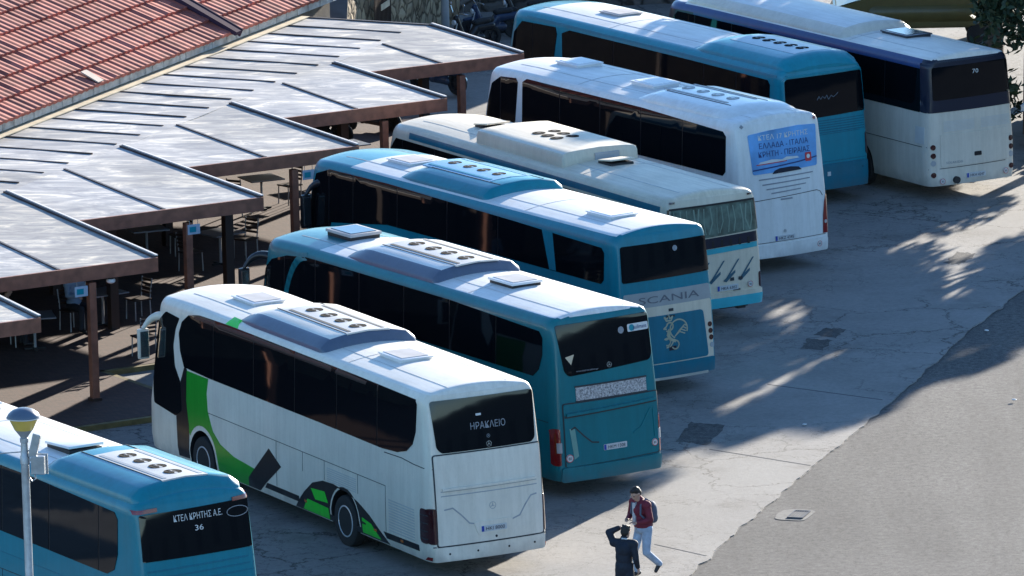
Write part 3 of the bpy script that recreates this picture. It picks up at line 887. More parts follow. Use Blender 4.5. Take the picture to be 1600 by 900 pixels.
# ------------------------------------------------------------------ coaches
class Coach:
    """local frame: x from the rear towards the front, y to the coach's left, z up"""
    W, ZB0, A, B, FA, FB = 2.5, .35, .28, .13, .60, .26
    def __init__(s, name, label, x, y, heading, H, L=12.0, rake=.26, bow=.05, inset=.08, front=.5, group='coaches parked side by side along the bays', zb=.35, drop=.09):
        s.H, s.L, s.rake, s.bow, s.inset, s.front, s.zb, s.fdrop = H, L, rake, bow, inset, front, zb, drop
        s.root = thing(name, label, 'coach', (x, y, .022), R(heading), group)
    # ---- the body surface
    def wside(s, z):
        w = s.W / 2
        if z > 1.3: w -= s.inset * (z - 1.3) / (s.H - 1.3)
        if z < .6: w -= .035 * (.6 - z) / .25
        zs = s.H - .2
        if z > zs:
            ws = s.W / 2 - s.inset * (zs - 1.3) / (s.H - 1.3)
            w = ws - .2 + .2 * math.sqrt(max(0, 1 - ((z - zs) / .256) ** 2))
        return w
    def ws(s): return s.W / 2 - s.inset * (s.H - .2 - 1.3) / (s.H - 1.3)
    def zroof(s, y):
        y = abs(y); ws = s.ws()
        if y <= ws - .2: return s.H + .15 - .094 * (y / (ws - .2)) ** 2
        return s.H - .2 + .256 * math.sqrt(max(0, 1 - ((y - ws + .2) / .2) ** 2))
    def plan(s, t):
        i = 0
        if t < s.A: i = s.B * (1 - math.sqrt(max(0, 1 - ((s.A - t) / s.A) ** 2)))
        u = s.L - t
        if u < s.FA: i = s.FB * (1 - math.sqrt(max(0, 1 - ((s.FA - u) / s.FA) ** 2)))
        return i
    def drop(s, t):
        d = 0
        if t < .12: d = .05 * (1 - math.sqrt(max(0, 1 - ((.12 - t) / .12) ** 2)))
        u = s.L - t
        if u < 2.2: d = s.fdrop * (1 - math.sqrt(max(0, 1 - ((2.2 - u) / 2.2) ** 2)))
        return d
    def kz(s, z): return min(1, max(0, (z - s.H + .8) / .8))
    def shift(s, t, z):
        g = max(0, (z - .35) / (s.H - .35)); x = 0
        if t < 3: x = s.rake * 1.08 * g ** 1.7 * (1 - t / 3)
        u = s.L - t
        if u < 3: x -= s.front * max(0, (z - 1.2) / (s.H - 1.2)) * (1 - u / 3)
        return x
    def inv(s, x, z):
        t = x
        for _ in range(4): t = x - s.shift(t, z)
        return min(max(t, 0), s.L)
    def side(s, sgn):
        def f(x, z, off):
            t = s.inv(x, z); zz = z
            for _ in range(3): zz = z + s.drop(t) * s.kz(zz)
            return Vector((x, sgn * (s.wside(zz) - s.plan(t) + off), z))
        return f
    def rear(s, y, z, off):
        w = s.wside(z); yf = w - s.B
        if abs(y) <= yf:
            return Vector((s.shift(0, z) - s.bow * (1 - (y / yf) ** 2) - off, y, z))
        q = min(1, (abs(y) - yf) / s.B)
        t = s.A * (1 - math.sqrt(max(0, 1 - q * q)))
        sg = 1 if y > 0 else -1
        return Vector((t + s.shift(t, z) - off * (1 - .5 * q), y + sg * off * q, z))
    def frontf(s, y, z, off):
        w = s.wside(z); yf = w - s.FB
        if abs(y) <= yf: return Vector((s.L + s.shift(s.L, z) + .10 * (1 - (y / yf) ** 2) + off, y, z))
        q = min(1, (abs(y) - yf) / s.FB); t = s.L - s.FA * (1 - math.sqrt(max(0, 1 - q * q)))
        sg = 1 if y > 0 else -1
        return Vector((t + s.shift(t, z) + off * (1 - .5 * q), y + sg * off * q, z))
    def roof(s, x, y, off):
        return Vector((x, y, s.zroof(y) - s.drop(s.inv(x, s.H)) + off))
    # ---- body
    def body(s, mats, matfn, arches=(2.95, 9.6)):
        zs = s.H - .2; ws = s.ws()
        prof = [(s.wside(z), z) for z in (s.zb, s.zb + .1, .6, .9, 1.3, 1.7, 2.1, 2.5, 2.9, zs - .15, zs)] if s.H > 3.1 else [(s.wside(z), z) for z in (s.zb, s.zb + .1, .6, .9, 1.3, 1.6, 1.9, 2.2, zs - .15, zs)]
        for k in range(1, 7):
            a = k / 6 * math.pi / 2
            prof.append((ws - .2 + .2 * math.cos(a), zs + .256 * math.sin(a)))
        for f in (.8, .6, .4, .2):
            y = f * (ws - .2); prof.append((y, s.zroof(y)))
        ts = [0, .012, .04, .08, .13, .2, .3, .5]
        n = 24
        ts += [.5 + (s.L - 3.0) * k / n for k in range(1, n + 1)]
        ts += [s.L - 2.2, s.L - 1.9, s.L - 1.6, s.L - 1.3, s.L - 1.1, s.L - .95, s.L - .8, s.L - .65, s.L - .5, s.L - .36, s.L - .24, s.L - .15, s.L - .08, s.L - .03, s.L]
        bm = bmesh.new()
        P = len(prof)
        def pt(t, w, z, sg):
            return bm.verts.new((t + s.shift(t, z), sg * max(.02, w - s.plan(t) * (w / ws if w < ws else 1)), z - s.drop(t) * s.kz(z)))
        Lr = [[pt(t, w, z, 1) for w, z in prof] for t in ts]
        Rr = [[pt(t, w, z, -1) for w, z in prof] for t in ts]
        Cr = [bm.verts.new((t + s.shift(t, s.H + .15), 0, s.H + .15 - s.drop(t))) for t in ts]
        def face(vs_):
            f = bm.faces.new(vs_); c = f.calc_center_median(); f.material_index = matfn(c.x, c.y, c.z)
        for i in range(len(ts) - 1):
            for j in range(P - 1):
                face((Lr[i][j], Lr[i + 1][j], Lr[i + 1][j + 1], Lr[i][j + 1]))
                face((Rr[i][j], Rr[i][j + 1], Rr[i + 1][j + 1], Rr[i + 1][j]))
            face((Lr[i][-1], Lr[i + 1][-1], Cr[i + 1], Cr[i])); face((Rr[i][-1], Cr[i], Cr[i + 1], Rr[i + 1][-1]))
            face((Lr[i][0], Rr[i][0], Rr[i + 1][0], Lr[i + 1][0]))
        for end, i in ((0, 0), (1, len(ts) - 1)):
            rows = []
            K = 12
            for j in range(P):
                a, b = Lr[i][j], Rr[i][j]; row = [a]
                yf = a.co.y; z = a.co.z
                for k in range(1, K):
                    y = yf * (1 - 2 * k / K)
                    if j < P - 4 - 5:
                        bx = (-s.bow if end == 0 else .10) * (1 - (y / yf) ** 2)
                    else:
                        bx = (-s.bow if end == 0 else .10) * (1 - (y / yf) ** 2) * max(0, (P - 1 - j) / 9)
                    row.append(bm.verts.new((a.co.x + bx, y, z)))
                row.append(b); rows.append(row)
            for r0, r1 in zip(rows, rows[1:]):
                for k in range(K): face((r0[k], r0[k + 1], r1[k + 1], r1[k]))
            top = rows[-1]; c = Cr[i]
            for k in range(K): face((top[k], top[k + 1], c))
        bmesh.ops.remove_doubles(bm, verts=bm.verts[:], dist=.001)
        mats = list(mats) + [M['dark_plastic']]
        o = obj('body', bm, mats, s.root, smooth=True, angle=35)
        s.body_o = o
        for y in (-.62, .62): s.on(s.roof, 'roof_seam', ribbon([(.4, y), (s.L - 1.2, y)], .014), M['roof_seam'], off=.005, depth=.004, step=.5)
        for k in (.30, .62): s.on(s.roof, 'roof_seam', ribbon([(s.L * k, -1.0), (s.L * k, 1.0)], .016), M['roof_seam'], off=.006, depth=.004, step=.2)
        # wheel arches
        bm = bmesh.new()
        for ax in arches:
            for sg in (-1, 1):
                lathe(bm, [(.60, sg * .75), (.60, sg * 1.6)], (ax, 0, .50), 28, 'Y')
        for f in bm.faces: f.material_index = len(mats) - 1
        bmesh.ops.recalc_face_normals(bm, faces=bm.faces[:])
        me = bpy.data.meshes.new('cut'); bm.to_mesh(me); bm.free()
        for mm in mats: me.materials.append(mm)
        cut = bpy.data.objects.new('cut', me); COL.objects.link(cut)
        cut.parent = s.root
        md = o.modifiers.new('arch', 'BOOLEAN'); md.operation = 'DIFFERENCE'; md.object = cut; md.solver = 'EXACT'
        nm = evaluated(o)
        o.modifiers.clear(); old = o.data; o.data = nm; bpy.data.meshes.remove(old); nm.name = 'body'
        bpy.data.objects.remove(cut); bpy.data.meshes.remove(me)
        for ax in arches:
            for sg in (-1, 1): s.wheel(ax, sg)
        return o
    def luggage_doors(s, xs, z0=.50, z1=1.42, m=None):
        for sg in (1, -1):
            f = s.side(sg)
            s.seam(f, [(xs[0], z1), (xs[-1], z1)], .012)
            for x in xs: s.seam(f, [(x, z0), (x, z1)], .012)
            for a, b in zip(xs, xs[1:]): s.on(f, 'door_handle', rect((a + b) / 2 - .07, z0 + .10, (a + b) / 2 + .07, z0 + .14), M['dark_plastic'], off=.012, depth=.008)
    def wheel(s, ax, sg):
        w = bpy.data.objects.new('wheel', None); COL.objects.link(w); w.parent = s.root
        w.location = (ax, sg * 1.0, .478); w.empty_display_size = .2
        bm = bmesh.new()
        lathe(bm, [(.30, .0), (.44, .0), (.49, .03 * 1), (.50, .07), (.50, .20), (.485, .235), (.44, .25), (.30, .24)], (0, 0, 0), 32, 'Y')
        if sg < 0:
            for v in bm.verts: v.co.y *= -1
        obj('tyre', bm, M['rubber'], w, smooth=True)
        bm = bmesh.new()
        lathe(bm, [(.0, .02), (.31, .02), (.31, .245), (.285, .25), (.26, .17), (.17, .11), (.16, .19), (.12, .22), (.0, .22)], (0, 0, 0), 28, 'Y')
        for k in range(10):
            t = 2 * math.pi * k / 10
            lathe(bm, [(.018, .11), (.018, .165), (.0, .17)], (.21 * math.cos(t), 0, .21 * math.sin(t)), 8, 'Y')
        if sg < 0:
            for v in bm.verts: v.co.y *= -1
        obj('rim', bm, M['rim_alloy'], w, smooth=True)
    # ---- surface pieces
    def on(s, surf, name, polys, m, off=.008, step=.25, depth=.025, parent=None, smooth=True):
        if polys and not isinstance(polys[0][0], (tuple, list)): polys = [polys]
        return obj(name, patch_bm(polys, surf, off, step, depth), m, parent or s.root, smooth=smooth, angle=50)
    def glazing(s, band, cuts, name='side_window', both=True, surround=True):
        for sg in ((1, -1) if both else (1,)):
            f = s.side(sg)
            if surround: s.on(f, 'window_surround', band, M['black'], off=.005, depth=.02)
            xs = [-1] + list(cuts) + [99]
            for a, b in zip(xs, xs[1:]):
                p = clip(clip(band, 0, a + .02, False), 0, b - .02, True)
                zs = [q[1] for q in p]
                if len(p) >= 3: s.on(f, name, p, M['side_glass'], off=.011, depth=.012)
    def text(s, txt, u, v, h, m, width=None, parent=None, surf=None, off=.016, tilt=0):
        surf = surf or s.rear
        return obj('lettering', text_bm(txt, u, v, h, surf, off, width, flip=True, tilt=tilt), m, parent or s.root)
    def plate(s, u, v, txt, w=.54, h=.115, off=.022):
        p = s.on(s.rear, 'licence_plate', rounded(rect(u - w / 2, v - h / 2, u + w / 2, v + h / 2), .015), M['plate'], off=off)
        s.on(s.rear, 'country_band', rect(u + w / 2 - .055, v - h / 2 + .006, u + w / 2 - .006, v + h / 2 - .006), M['eu_blue'], off=off + .004, depth=.004, parent=p)
        obj('lettering', text_bm(txt, u - .025, v - h * .30, h * .6, s.rear, off + .005, width=w * .74, flip=True), M['ink'], p)
    def round_sticker(s, u, v, r=.075, txt='80'):
        p = s.on(s.rear, 'speed_sticker', circle(u, v, r, 20), M['white_ink'], off=.036, depth=.02)
        ring = [[(u + r * math.cos(a), v + r * math.sin(a)), (u + r * math.cos(b), v + r * math.sin(b)), (u + r * .84 * math.cos(b), v + r * .84 * math.sin(b)), (u + r * .84 * math.cos(a), v + r * .84 * math.sin(a))] for a, b in [(k * math.pi / 10, (k + 1) * math.pi / 10) for k in range(20)]]
        s.on(s.rear, 'ring', ring, M['red_ink'], off=.039, depth=0, parent=p)
        obj('lettering', text_bm(txt, u, v - r * .35, r * .7, s.rear, .040, flip=True), M['ink'], p)
    def star(s, u, v, r, m=None, parent=None):
        ring = []
        for k in range(20):
            a, b = k * math.pi / 10, (k + 1) * math.pi / 10
            ring.append([(u + r * math.cos(a), v + r * math.sin(a)), (u + r * math.cos(b), v + r * math.sin(b)), (u + r * .86 * math.cos(b), v + r * .86 * math.sin(b)), (u + r * .86 * math.cos(a), v + r * .86 * math.sin(a))])
        for k in range(3):
            a = math.pi / 2 + k * 2 * math.pi / 3
            ring.append([(u + r * .9 * math.cos(a), v + r * .9 * math.sin(a)), (u + r * .16 * math.cos(a + 1.05), v + r * .16 * math.sin(a + 1.05)), (u, v), (u + r * .16 * math.cos(a - 1.05), v + r * .16 * math.sin(a - 1.05))])
        return s.on(s.rear, 'emblem', ring, m or M['chrome'], off=.02, depth=.006, parent=parent)
    def seam(s, surf, pts, w=.012, m=None, name='panel_seam', off=.006):
        return s.on(surf, name, ribbon(pts, w), m or M['seam'], off=off, depth=.004, step=.3)
    # ---- roof fittings
    def hatch(s, x, y=0, l=.85, w=.72, h=.07, m=None, tilt=0.0, lid=None):
        z = s.zroof(y) - s.drop(s.inv(x, s.H))
        r = bpy.data.objects.new('roof_hatch', None); COL.objects.link(r); r.parent = s.root; r.location = (x, y, z - .015); r.empty_display_size = .2
        bm = bmesh.new(); box(bm, (0, 0, h * .3), (l * .93, w * .93, h * .6 + .02), bev=.008); obj('hatch_frame', bm, M['dark_plastic'] if tilt or h > .09 else (m or M['white_hatch']), r)
        bm = bmesh.new(); box(bm, (0, 0, h * .8), (l, w, h * .45), bev=.014)
        mt = Matrix.Translation((l / 2, 0, 0)) @ Matrix.Rotation(tilt, 4, 'Y') @ Matrix.Translation((-l / 2, 0, 0))
        bm.transform(mt); obj('hatch_lid', bm, m or M['white_hatch'], r, smooth=True, angle=30)
        if lid:
            bm = bmesh.new(); box(bm, (0, 0, h * 1.03 + .004), (l * .82, w * .80, .012), bev=.004); bm.transform(mt); obj('hatch_glazing', bm, lid, r)
        return r
    def aircon(s, x0, x1, hw, m, top=None, h=.36, fans=(), fan_r=.19, fan_y=0, panel=None, slots=True, flat=.45, ends=(.16, .9), deck=None, boxy=False, fan_m=None):
        """roof pod: skirted, slanted sides, gently crowned lid, a row of fans"""
        sec = [(1.0, .0), (.985, .62), (.95, .80), (.89, .88), (.7, .93), (.35, .97), (0, 1.0)] if boxy else [(1.0, .0), (.99, .22), (.97, .34), (.83, .68), (.79, .74), (.42, .93), (0, 1.0)]
        r = bpy.data.objects.new('air_conditioner', None); COL.objects.link(r); r.parent = s.root; r.empty_display_size = .3
        def zz(f, y): return s.zroof(y) - .02 if f == 0 else s.H + .02 + (h - .02) * f
        st = []
        e0, e1 = ends
        for k in range(7):
            a = k / 6; st.append((x0 + e0 * a, max(.0, math.sin(a * math.pi / 2)) ** .8))
        for k in range(1, 9): st.append((x0 + e0 + (x1 - x0 - e0 - e1) * k / 9, 1))
        for k in range(9):
            a = k / 8; st.append((x1 - e1 + e1 * a, max(0, math.cos(a * math.pi / 2)) ** .7))
        bm = bmesh.new(); rows = []
        for x, k in st:
            row = []
            for sg, seq in ((1, sec), (-1, sec[-2::-1])):
                for fy, fz in seq:
                    wsc = hw * (.90 + .10 * k); y = sg * fy * wsc
                    base = s.zroof(y) - .02 - s.drop(s.inv(x, s.H))
                    tz = s.H + .02 + (h - .02) * fz - s.drop(s.inv(x, s.H))
                    row.append(bm.verts.new((x, y, base + max(0, tz - base) * k if fz > 0 else base)))
            rows.append(row)
        for a, b in zip(rows, rows[1:]):
            for j in range(len(a) - 1):
                f = bm.faces.new((a[j], b[j], b[j + 1], a[j + 1]))
                c = f.calc_center_median()
                if top and abs(c.y) < hw * .80 and x0 + e0 * .8 < c.x: f.material_index = 1
        bm.faces.new(rows[0]); bm.faces.new(rows[-1][::-1])
        obj('housing', bm, [m, top or m], r, smooth=True, angle=28)
        zt = lambda y: s.H + .02 + (h - .02) * ((1 - .03 * (abs(y) / (hw * .35)) if abs(y) < hw * .35 else .97 - .04 * (abs(y) / hw - .35) / .35) if boxy else (1 - .07 * (abs(y) / (hw * .42)) if abs(y) < hw * .42 else .93 - .19 * (abs(y) / hw - .42) / .37))
        surf = lambda x, y, off: Vector((x, y, zt(y) - s.drop(s.inv(x, s.H)) + off))
        if panel: obj('fan_panel', patch_bm([rect(min(fans) - .45, -flat, max(fans) + .45, flat)], surf, .008, .2, .03), panel, r, smooth=True)
        if slots:
            for sg in (-1, 1):
                y = sg * flat * .78
                obj('vent_slot', patch_bm([rect(min(fans) - .35, y - .035, max(fans) + .35, y + .035)], surf, .014, .3, .02), deck or M['seam'], r)
            for sg in (-1, 1):
                y = sg * flat
                obj('lid_seam', patch_bm([rect(x0 + e0, y - .006, x1 - e1 * .8, y + .006)], surf, .010, .3, .01), M['seam'], r)
        for fx in fans:
            ys = fan_y if isinstance(fan_y, (list, tuple)) else [fan_y]
            for fy in ys:
                fo = bpy.data.objects.new('fan', None); COL.objects.link(fo); fo.parent = r
                fo.location = (fx, fy, zt(fy) - s.drop(s.inv(fx, s.H))); fo.empty_display_size = .1
                bm = bmesh.new()
                lathe(bm, [(fan_r * .96, -.02), (fan_r * .96, .006), (fan_r * .0, .006)], (0, 0, 0), 24)
                lathe(bm, [(fan_r, -.01), (fan_r, .010), (fan_r * .94, .010), (fan_r * .94, -.01)], (0, 0, 0), 24, mi=1)
                lathe(bm, [(fan_r * .30, .006), (fan_r * .30, .012), (0, .013)], (0, 0, 0), 14, mi=2)
                for k in range(5):
                    a = 2 * math.pi * k / 5
                    vs_ = [bm.verts.new((rr * math.cos(a + da), rr * math.sin(a + da), hz)) for rr, da, hz in ((fan_r * .34, -.2, .008), (fan_r * .86, -.05, .008), (fan_r * .86, .42, .011), (fan_r * .34, .4, .011))]
                    bm.faces.new(vs_).material_index = 1
                # the fan is a single small sub-part: merge into one mesh
                me = obj('fan', bm, fan_m or [M['fan_black'], M['fan_black'], M['fan_grey']], r)
                me.location = fo.location
                bpy.data.objects.remove(fo)
        return r
    def tail_light(s, sg, z0, z1, y0=1.08, y1=1.30, m=None, round_=.06, name='tail_light', x1=.0):
        """wraps the rear corner: y from y0 to the coach side"""
        m = m or M['dark_red_lens']
        w = s.wside((z0 + z1) / 2)
        o = s.on(s.rear, name, rounded([(sg * y0, z0), (sg * (w - .003), z0), (sg * (w - .003), z1), (sg * y0, z1)], round_), m, off=.012, step=.03)
        return o
    def mirror(s, sg=1, x=None, z=None, m=None, drop=.62, reach=.45):
        x = x or s.L - .45; z = z or s.H - .25
        r = bpy.data.objects.new('mirror', None); COL.objects.link(r); r.parent = s.root; r.empty_display_size = .2
        bm = bmesh.new(); pts = []
        for k in range(9):
            a = k / 8 * math.pi / 2
            pts.append((x + .55 * math.sin(a), sg * (.95 + reach * a / (math.pi / 2)), z + .10 * math.sin(a * 2) + .0 - .22 * (1 - math.cos(a))))
        tube(bm, pts, [.10, .10, .095, .09, .085, .075, .065, .05, .045], 10); obj('arm', bm, m or M['white'], r, smooth=True)
        bm = bmesh.new(); ex = pts[-1]
        box(bm, (ex[0] + .02, ex[1], ex[2] - drop / 2), (.11, .24, drop), bev=.04); obj('housing', bm, m or M['black'], r, smooth=True)
        bm = bmesh.new(); box(bm, (ex[0] - .045, ex[1], ex[2] - drop / 2), (.012, .18, drop * .85), bev=.004); obj('mirror_glass', bm, M['chrome'], r)
        return r
    def windscreen(s, z0=1.25, z1=None):
        z1 = z1 or s.H - .35
        w = s.wside(2) - .12
        s.on(s.frontf, 'windscreen', rounded([(-w, z0), (w, z0), (w - .1, z1), (-w + .1, z1)], .15), M['glass'], off=.012, step=.1)
        for sg in (-1, 1):
            s.on(s.frontf, 'headlight', rounded([(sg * .62, .62), (sg * 1.02, .62), (sg * 1.02, .86), (sg * .62, .82)], .06), M['chrome'], off=.012, step=.08)
    def louvres(s, surf, u0, v0, u1, v1, n, m, name='louvre', gap=.45):
        h = (v1 - v0) / n
        return s.on(surf, name, [rect(u0, v0 + k * h, u1, v0 + k * h + h * gap) for k in range(n)], m, off=.006, depth=.004, step=.4)

def arc(cx, cy, r, a0, a1, n=10, ry=None):
    ry = ry or r
    return [(cx + r * math.cos(R(a0 + (a1 - a0) * k / n)), cy + ry * math.sin(R(a0 + (a1 - a0) * k / n))) for k in range(n + 1)]

# ---------------------------------------------------------------- white and green coach
c = Coach('coach', 'white coach with green swooshes and a dark band of tinted windows', -.516, 137.322, 117.81, 3.468, 12.5)
def mf_(x, y, z): return 1 if (z > c.H + .02) else 0
c.body([M['warm_white'], M['warm_roof']], mf_, arches=(3.58, 9.82))
band = [(10.62, 2.25), (9.51, 2.22), (7.36, 2.22), (4.58, 2.22), (2.0, 2.20), (1.36, 2.24), (.98, 2.33), (.74, 2.50), (.62, 2.75), (.58, 3.28), (.66, 3.37), (3.15, 3.40), (8.7, 3.42), (10.0, 3.40), (10.42, 3.33), (10.72, 3.15), (10.86, 2.9), (10.80, 2.55)]
c.glazing(band, (2.2, 3.9, 5.7, 7.5, 9.3))
dband = [(11.45, 3.24), (10.84, 3.20), (11.02, 2.95), (11.12, 2.6), (11.05, 2.2), (10.78, 1.9), (10.72, 1.35), (11.0, 1.2), (12.0, 1.30), (12.12, 1.75), (12.02, 2.4), (11.82, 3.0)]
for sg in (1, -1):
    f = c.side(sg)
    s_ = c.on(f, 'driver_window', rounded(dband, .05), M['glass'], off=.012, step=.1)
    c.on(f, 'dark_pillar', [(11.0, 1.25), (10.78, 1.9), (10.62, 2.26), (10.86, 2.9), (11.05, 2.2), (10.98, .50), (10.55, .42), (10.42, .9), (10.62, 1.6)][:0] or [(10.98, 1.22), (10.74, 1.34), (10.80, 1.9), (10.60, 2.27), (10.50, 2.22), (10.52, 1.6), (10.40, 1.1), (10.46, .42), (10.95, .40)], M['black'], off=.009, step=.15)
    gsw = [(10.50, 2.20), (9.53, 2.20), (9.60, 1.9), (9.55, 1.55), (9.32, 1.18), (9.0, .98), (8.4, .84), (7.3, .76), (7.55, .37), (8.9, .36), (9.12, .42), (9.14, .62)] + arc(9.82, .52, .68, 150, 35, 10) + [(10.45, 1.1), (10.55, 1.55)]
    c.on(f, 'green_swoosh', gsw, M['green'], off=.007, step=.2)
    c.on(f, 'roof_flash', [(8.82, 3.425), (8.28, 3.425), (8.38, 3.55), (8.72, 3.565)], M['lime'], off=.009, depth=.006)
    dia = c.on(f, 'dark_diamond', [(6.82, 1.30), (6.30, 1.03), (7.30, .37), (7.80, .37), (7.76, .55)], M['black'], off=.010, step=.2)
    c.on(f, 'dark_stripe', [(6.92, .60), (6.0, .60), (5.55, .60), (5.55, .48), (7.05, .48)], M['black'], off=.009)
    arch_o = [(5.75, .36)] + [(5.30, .74), (4.94, .98), (4.5, 1.10), (4.05, 1.12), (3.5, 1.07), (3.0, .96), (2.55, .80), (2.15, .60), (1.75, .37)]
    inner = arc(3.58, .48, .66, -12, 192, 16)
    c.on(f, 'arch_trim', arch_o + [(2.93, .37)] + inner[1:-1] + [(4.24, .37)], M['black'], off=.008, step=.2)
    c.on(f, 'green_block', [(5.0, .86), (4.42, .90), (4.28, .70), (4.82, .67)], M['lime'], off=.013, depth=.01)
    c.on(f, 'green_block', [(5.40, .38), (4.27, .38), (4.27, .60), (5.16, .62)], M['lime'], off=.013, depth=.01)
    c.on(f, 'green_block', [(2.86, .40), (2.10, .40), (2.46, .64), (2.84, .70)], M['lime'], off=.013, depth=.01)
    c.on(f, 'dark_stripe', [(1.95, .60), (.50, .62), (.50, .50), (1.85, .48)], M['black'], off=.009)
    c.louvres(f, 3.08, .98 + .15, 4.3, 1.42, 7, M['light_grey'], 'side_vent')
    c.louvres(f, .66, .66, 1.72, 1.30, 12, M['light_grey'], 'side_vent')
    for xx in (1.85, 3.0, 4.42, 5.35, 6.5): c.seam(f, [(xx, .62 if xx < 2 or xx > 5.5 else 1.13), (xx, 1.5)], .010)
    c.seam(f, [(.12, 2.12), (.7, 2.13), (1.2, 2.16), (1.9, 2.14)], .016)
    c.seam(f, [(1.85, 1.5), (10.3, 1.52)], .010)
    for xx in (1.15, 2.25, 5.2): c.on(f, 'side_marker', rect(xx, .53, xx + .10, .58), M['amber_lens'], off=.016, depth=.01)
c.windscreen()
c.seam(c.rear, rounded([(1.115, .65), (-1.135, .65), (-1.155, 2.375), (1.115, 2.375)], .05) + [(1.115, .66)], .022, off=.012)
c.seam(c.rear, [(1.18, .645), (-1.18, .645)], .02, off=.026)
rg = c.on(c.rear, 'rear_window', rounded([(1.085, 3.38), (-1.09, 3.38), (-1.06, 2.48), (-.98, 2.40), (.93, 2.40), (1.02, 2.50)], .07), M['glass'], off=.014, step=.08)
c.text('ΗΡΑΚΛΕΙΟ', -.07, 2.78, .13, M['grey_ink'], width=.74, parent=rg, off=.020)
c.star(-.06, 2.48, .055, parent=rg); c.star(-.06, 2.63, .035, M['grey_ink'], parent=rg)
c.on(c.rear, 'window_sticker', rect(.06, 3.03, .17, 3.07), M['white_ink'], off=.019, depth=.004, parent=rg)
lid = c.on(c.rear, 'engine_cover', rounded([(1.10, .66), (-1.12, .66), (-1.14, 2.36), (1.10, 2.36)], .05), M['warm_white'], off=.016, depth=.02, step=.1)
c.on(c.rear, 'crease', [(.98, 1.70), (-1.0, 1.70), (-1.0, 1.745), (.98, 1.745)], M['warm_white'], off=.06, depth=.05, parent=lid)
for zz in (1.685, 1.60): c.seam(c.rear, [(1.0, zz), (-1.02, zz)], .018, M['grey_plastic'], 'crease_shade', .020)  # crease shading drawn in as grey lines
c.on(c.rear, 'crease', ribbon([(.95, 1.34), (.78, 1.36), (.62, 1.22), (.45, 1.04), (.25, 1.0), (-.42, 1.0), (-.62, 1.06), (-.75, 1.25), (-.88, 1.40), (-1.0, 1.42)],   .026), M['grey_plastic'], off=.021, depth=.01, parent=lid)
c.star(-.05, 1.32, .07, M['grey_plastic'], lid)
c.on(c.rear, 'plate_bracket', [(.36, 1.03), (.28, .80), (-.38, .80), (-.46, 1.03), (-.36, 1.05), (.26, 1.05)], M['warm_white'], off=.030, depth=.02, parent=lid)
c.plate(-.05, .90, 'HKI 8000', off=.036)
bm = patch_bm([rounded(rect(-1.16, .36, 1.16, .635), .03)], c.rear, .022, .1, .03); obj('bumper', bm, M['warm_white'], c.root, smooth=True)
for u in (.88, .30, -.36, -.92): c.on(c.rear, 'parking_sensor', circle(u, .50, .022, 10), M['dark_plastic'], off=.026, depth=.006)
c.on(c.rear, 'lock', circle(-.1, .73, .025, 10), M['dark_plastic'], off=.022, depth=.006)
for sg in (1, -1):
    tl = c.tail_light(sg, .70, 1.38, 1.10)
    c.on(c.side(sg), 'tail_lens', rounded(rect(.10, .70, .42, 1.36), .10), M['dark_red_lens'], off=.014, step=.06, parent=tl)
    for k in range(4): c.on(c.side(sg), 'lens_band', rect(.14, .78 + k * .15, .38, .80 + k * .15), M['seam'], off=.018, depth=.004, parent=tl)
    c.on(c.rear, 'reflector', rect(sg * 1.20 - .02, .38, sg * 1.20 + .02, .45), M['red_lens'], off=.026, depth=.01)
c.hatch(9.75, -.05, 1.0, .74, .06, M['white_hatch'], lid=M['pale_hatch'])
c.hatch(3.20, .05, .95, .72, .07, M['white_hatch'], lid=M['pale_hatch'])
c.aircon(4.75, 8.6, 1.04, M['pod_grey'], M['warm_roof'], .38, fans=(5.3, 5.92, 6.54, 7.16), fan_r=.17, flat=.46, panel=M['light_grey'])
c.mirror(1, 11.55, 3.02, M['grey_white']); c.mirror(-1, 11.55, 3.02, M['grey_white'])

# ---------------------------------------------------------------- teal coach with a speckled rear grille
c = Coach('coach', 'teal coach with a white roof and a speckled grille under the rear window', 1.862, 144.004, 121.84, 3.494, 11.9)
def mf_(x, y, z):
    if z > c.H + .045 and x < 9.3: return 1
    return 0
c.body([M['teal'], M['white_roof']], mf_)
band = [(10.55, 2.52), (9.4, 2.50), (5.5, 2.44), (2.81, 2.38), (.87, 2.36), (.66, 2.5), (.54, 2.8), (.54, 3.14), (.66, 3.26), (4.0, 3.36), (8.6, 3.38), (9.9, 3.34), (10.5, 3.12)]
c.glazing([(11.6, 2.4), (9.4, 2.38), (5.5, 2.36), (.87, 2.34), (.66, 2.5), (.54, 2.8), (.54, 3.14), (.66, 3.26), (4.0, 3.36), (9.6, 3.36), (10.4, 3.28), (11.0, 3.12), (11.4, 2.85)], (2.25, 4.0, 5.75, 7.5, 9.25, 10.5))
for sg in (1, -1):
    c.on(c.side(sg), 'curved_pillar', ribbon(arc(9.6, 1.75, .92, 10, 88, 10, 1.62), .16), M['teal'], off=.014, depth=.01)
    c.seam(c.side(sg), [(.3, 1.5), (11, 1.5)], .012)
    c.tail_light(sg, .66, 1.40, 1.14, m=M['red_lens'])
    c.on(c.rear, 'lens_band', rect(sg * 1.12, .92, sg * 1.20, 1.12), M['grey_plastic'], off=.017, step=.03)
c.windscreen()
rg = c.on(c.rear, 'rear_window', rounded([(1.075, 3.41), (-1.075, 3.43), (-1.09, 2.62), (-1.03, 2.50), (.87, 2.40), (.96, 2.50)], .06), M['glass'], off=.014, step=.08)
c.on(c.rear, 'window_sticker', rounded(rect(-1.06, 3.10, -.56, 3.25), .03), M['white_ink'], off=.020, depth=.004, parent=rg)
c.on(c.rear, 'sticker_mark', circle(-.66, 3.175, .065, 14), M['sky_blue'], off=.024, depth=0, parent=rg)
c.text('pullmans', -.86, 3.14, .08, M['navy_ink'], width=.32, parent=rg, off=.025)
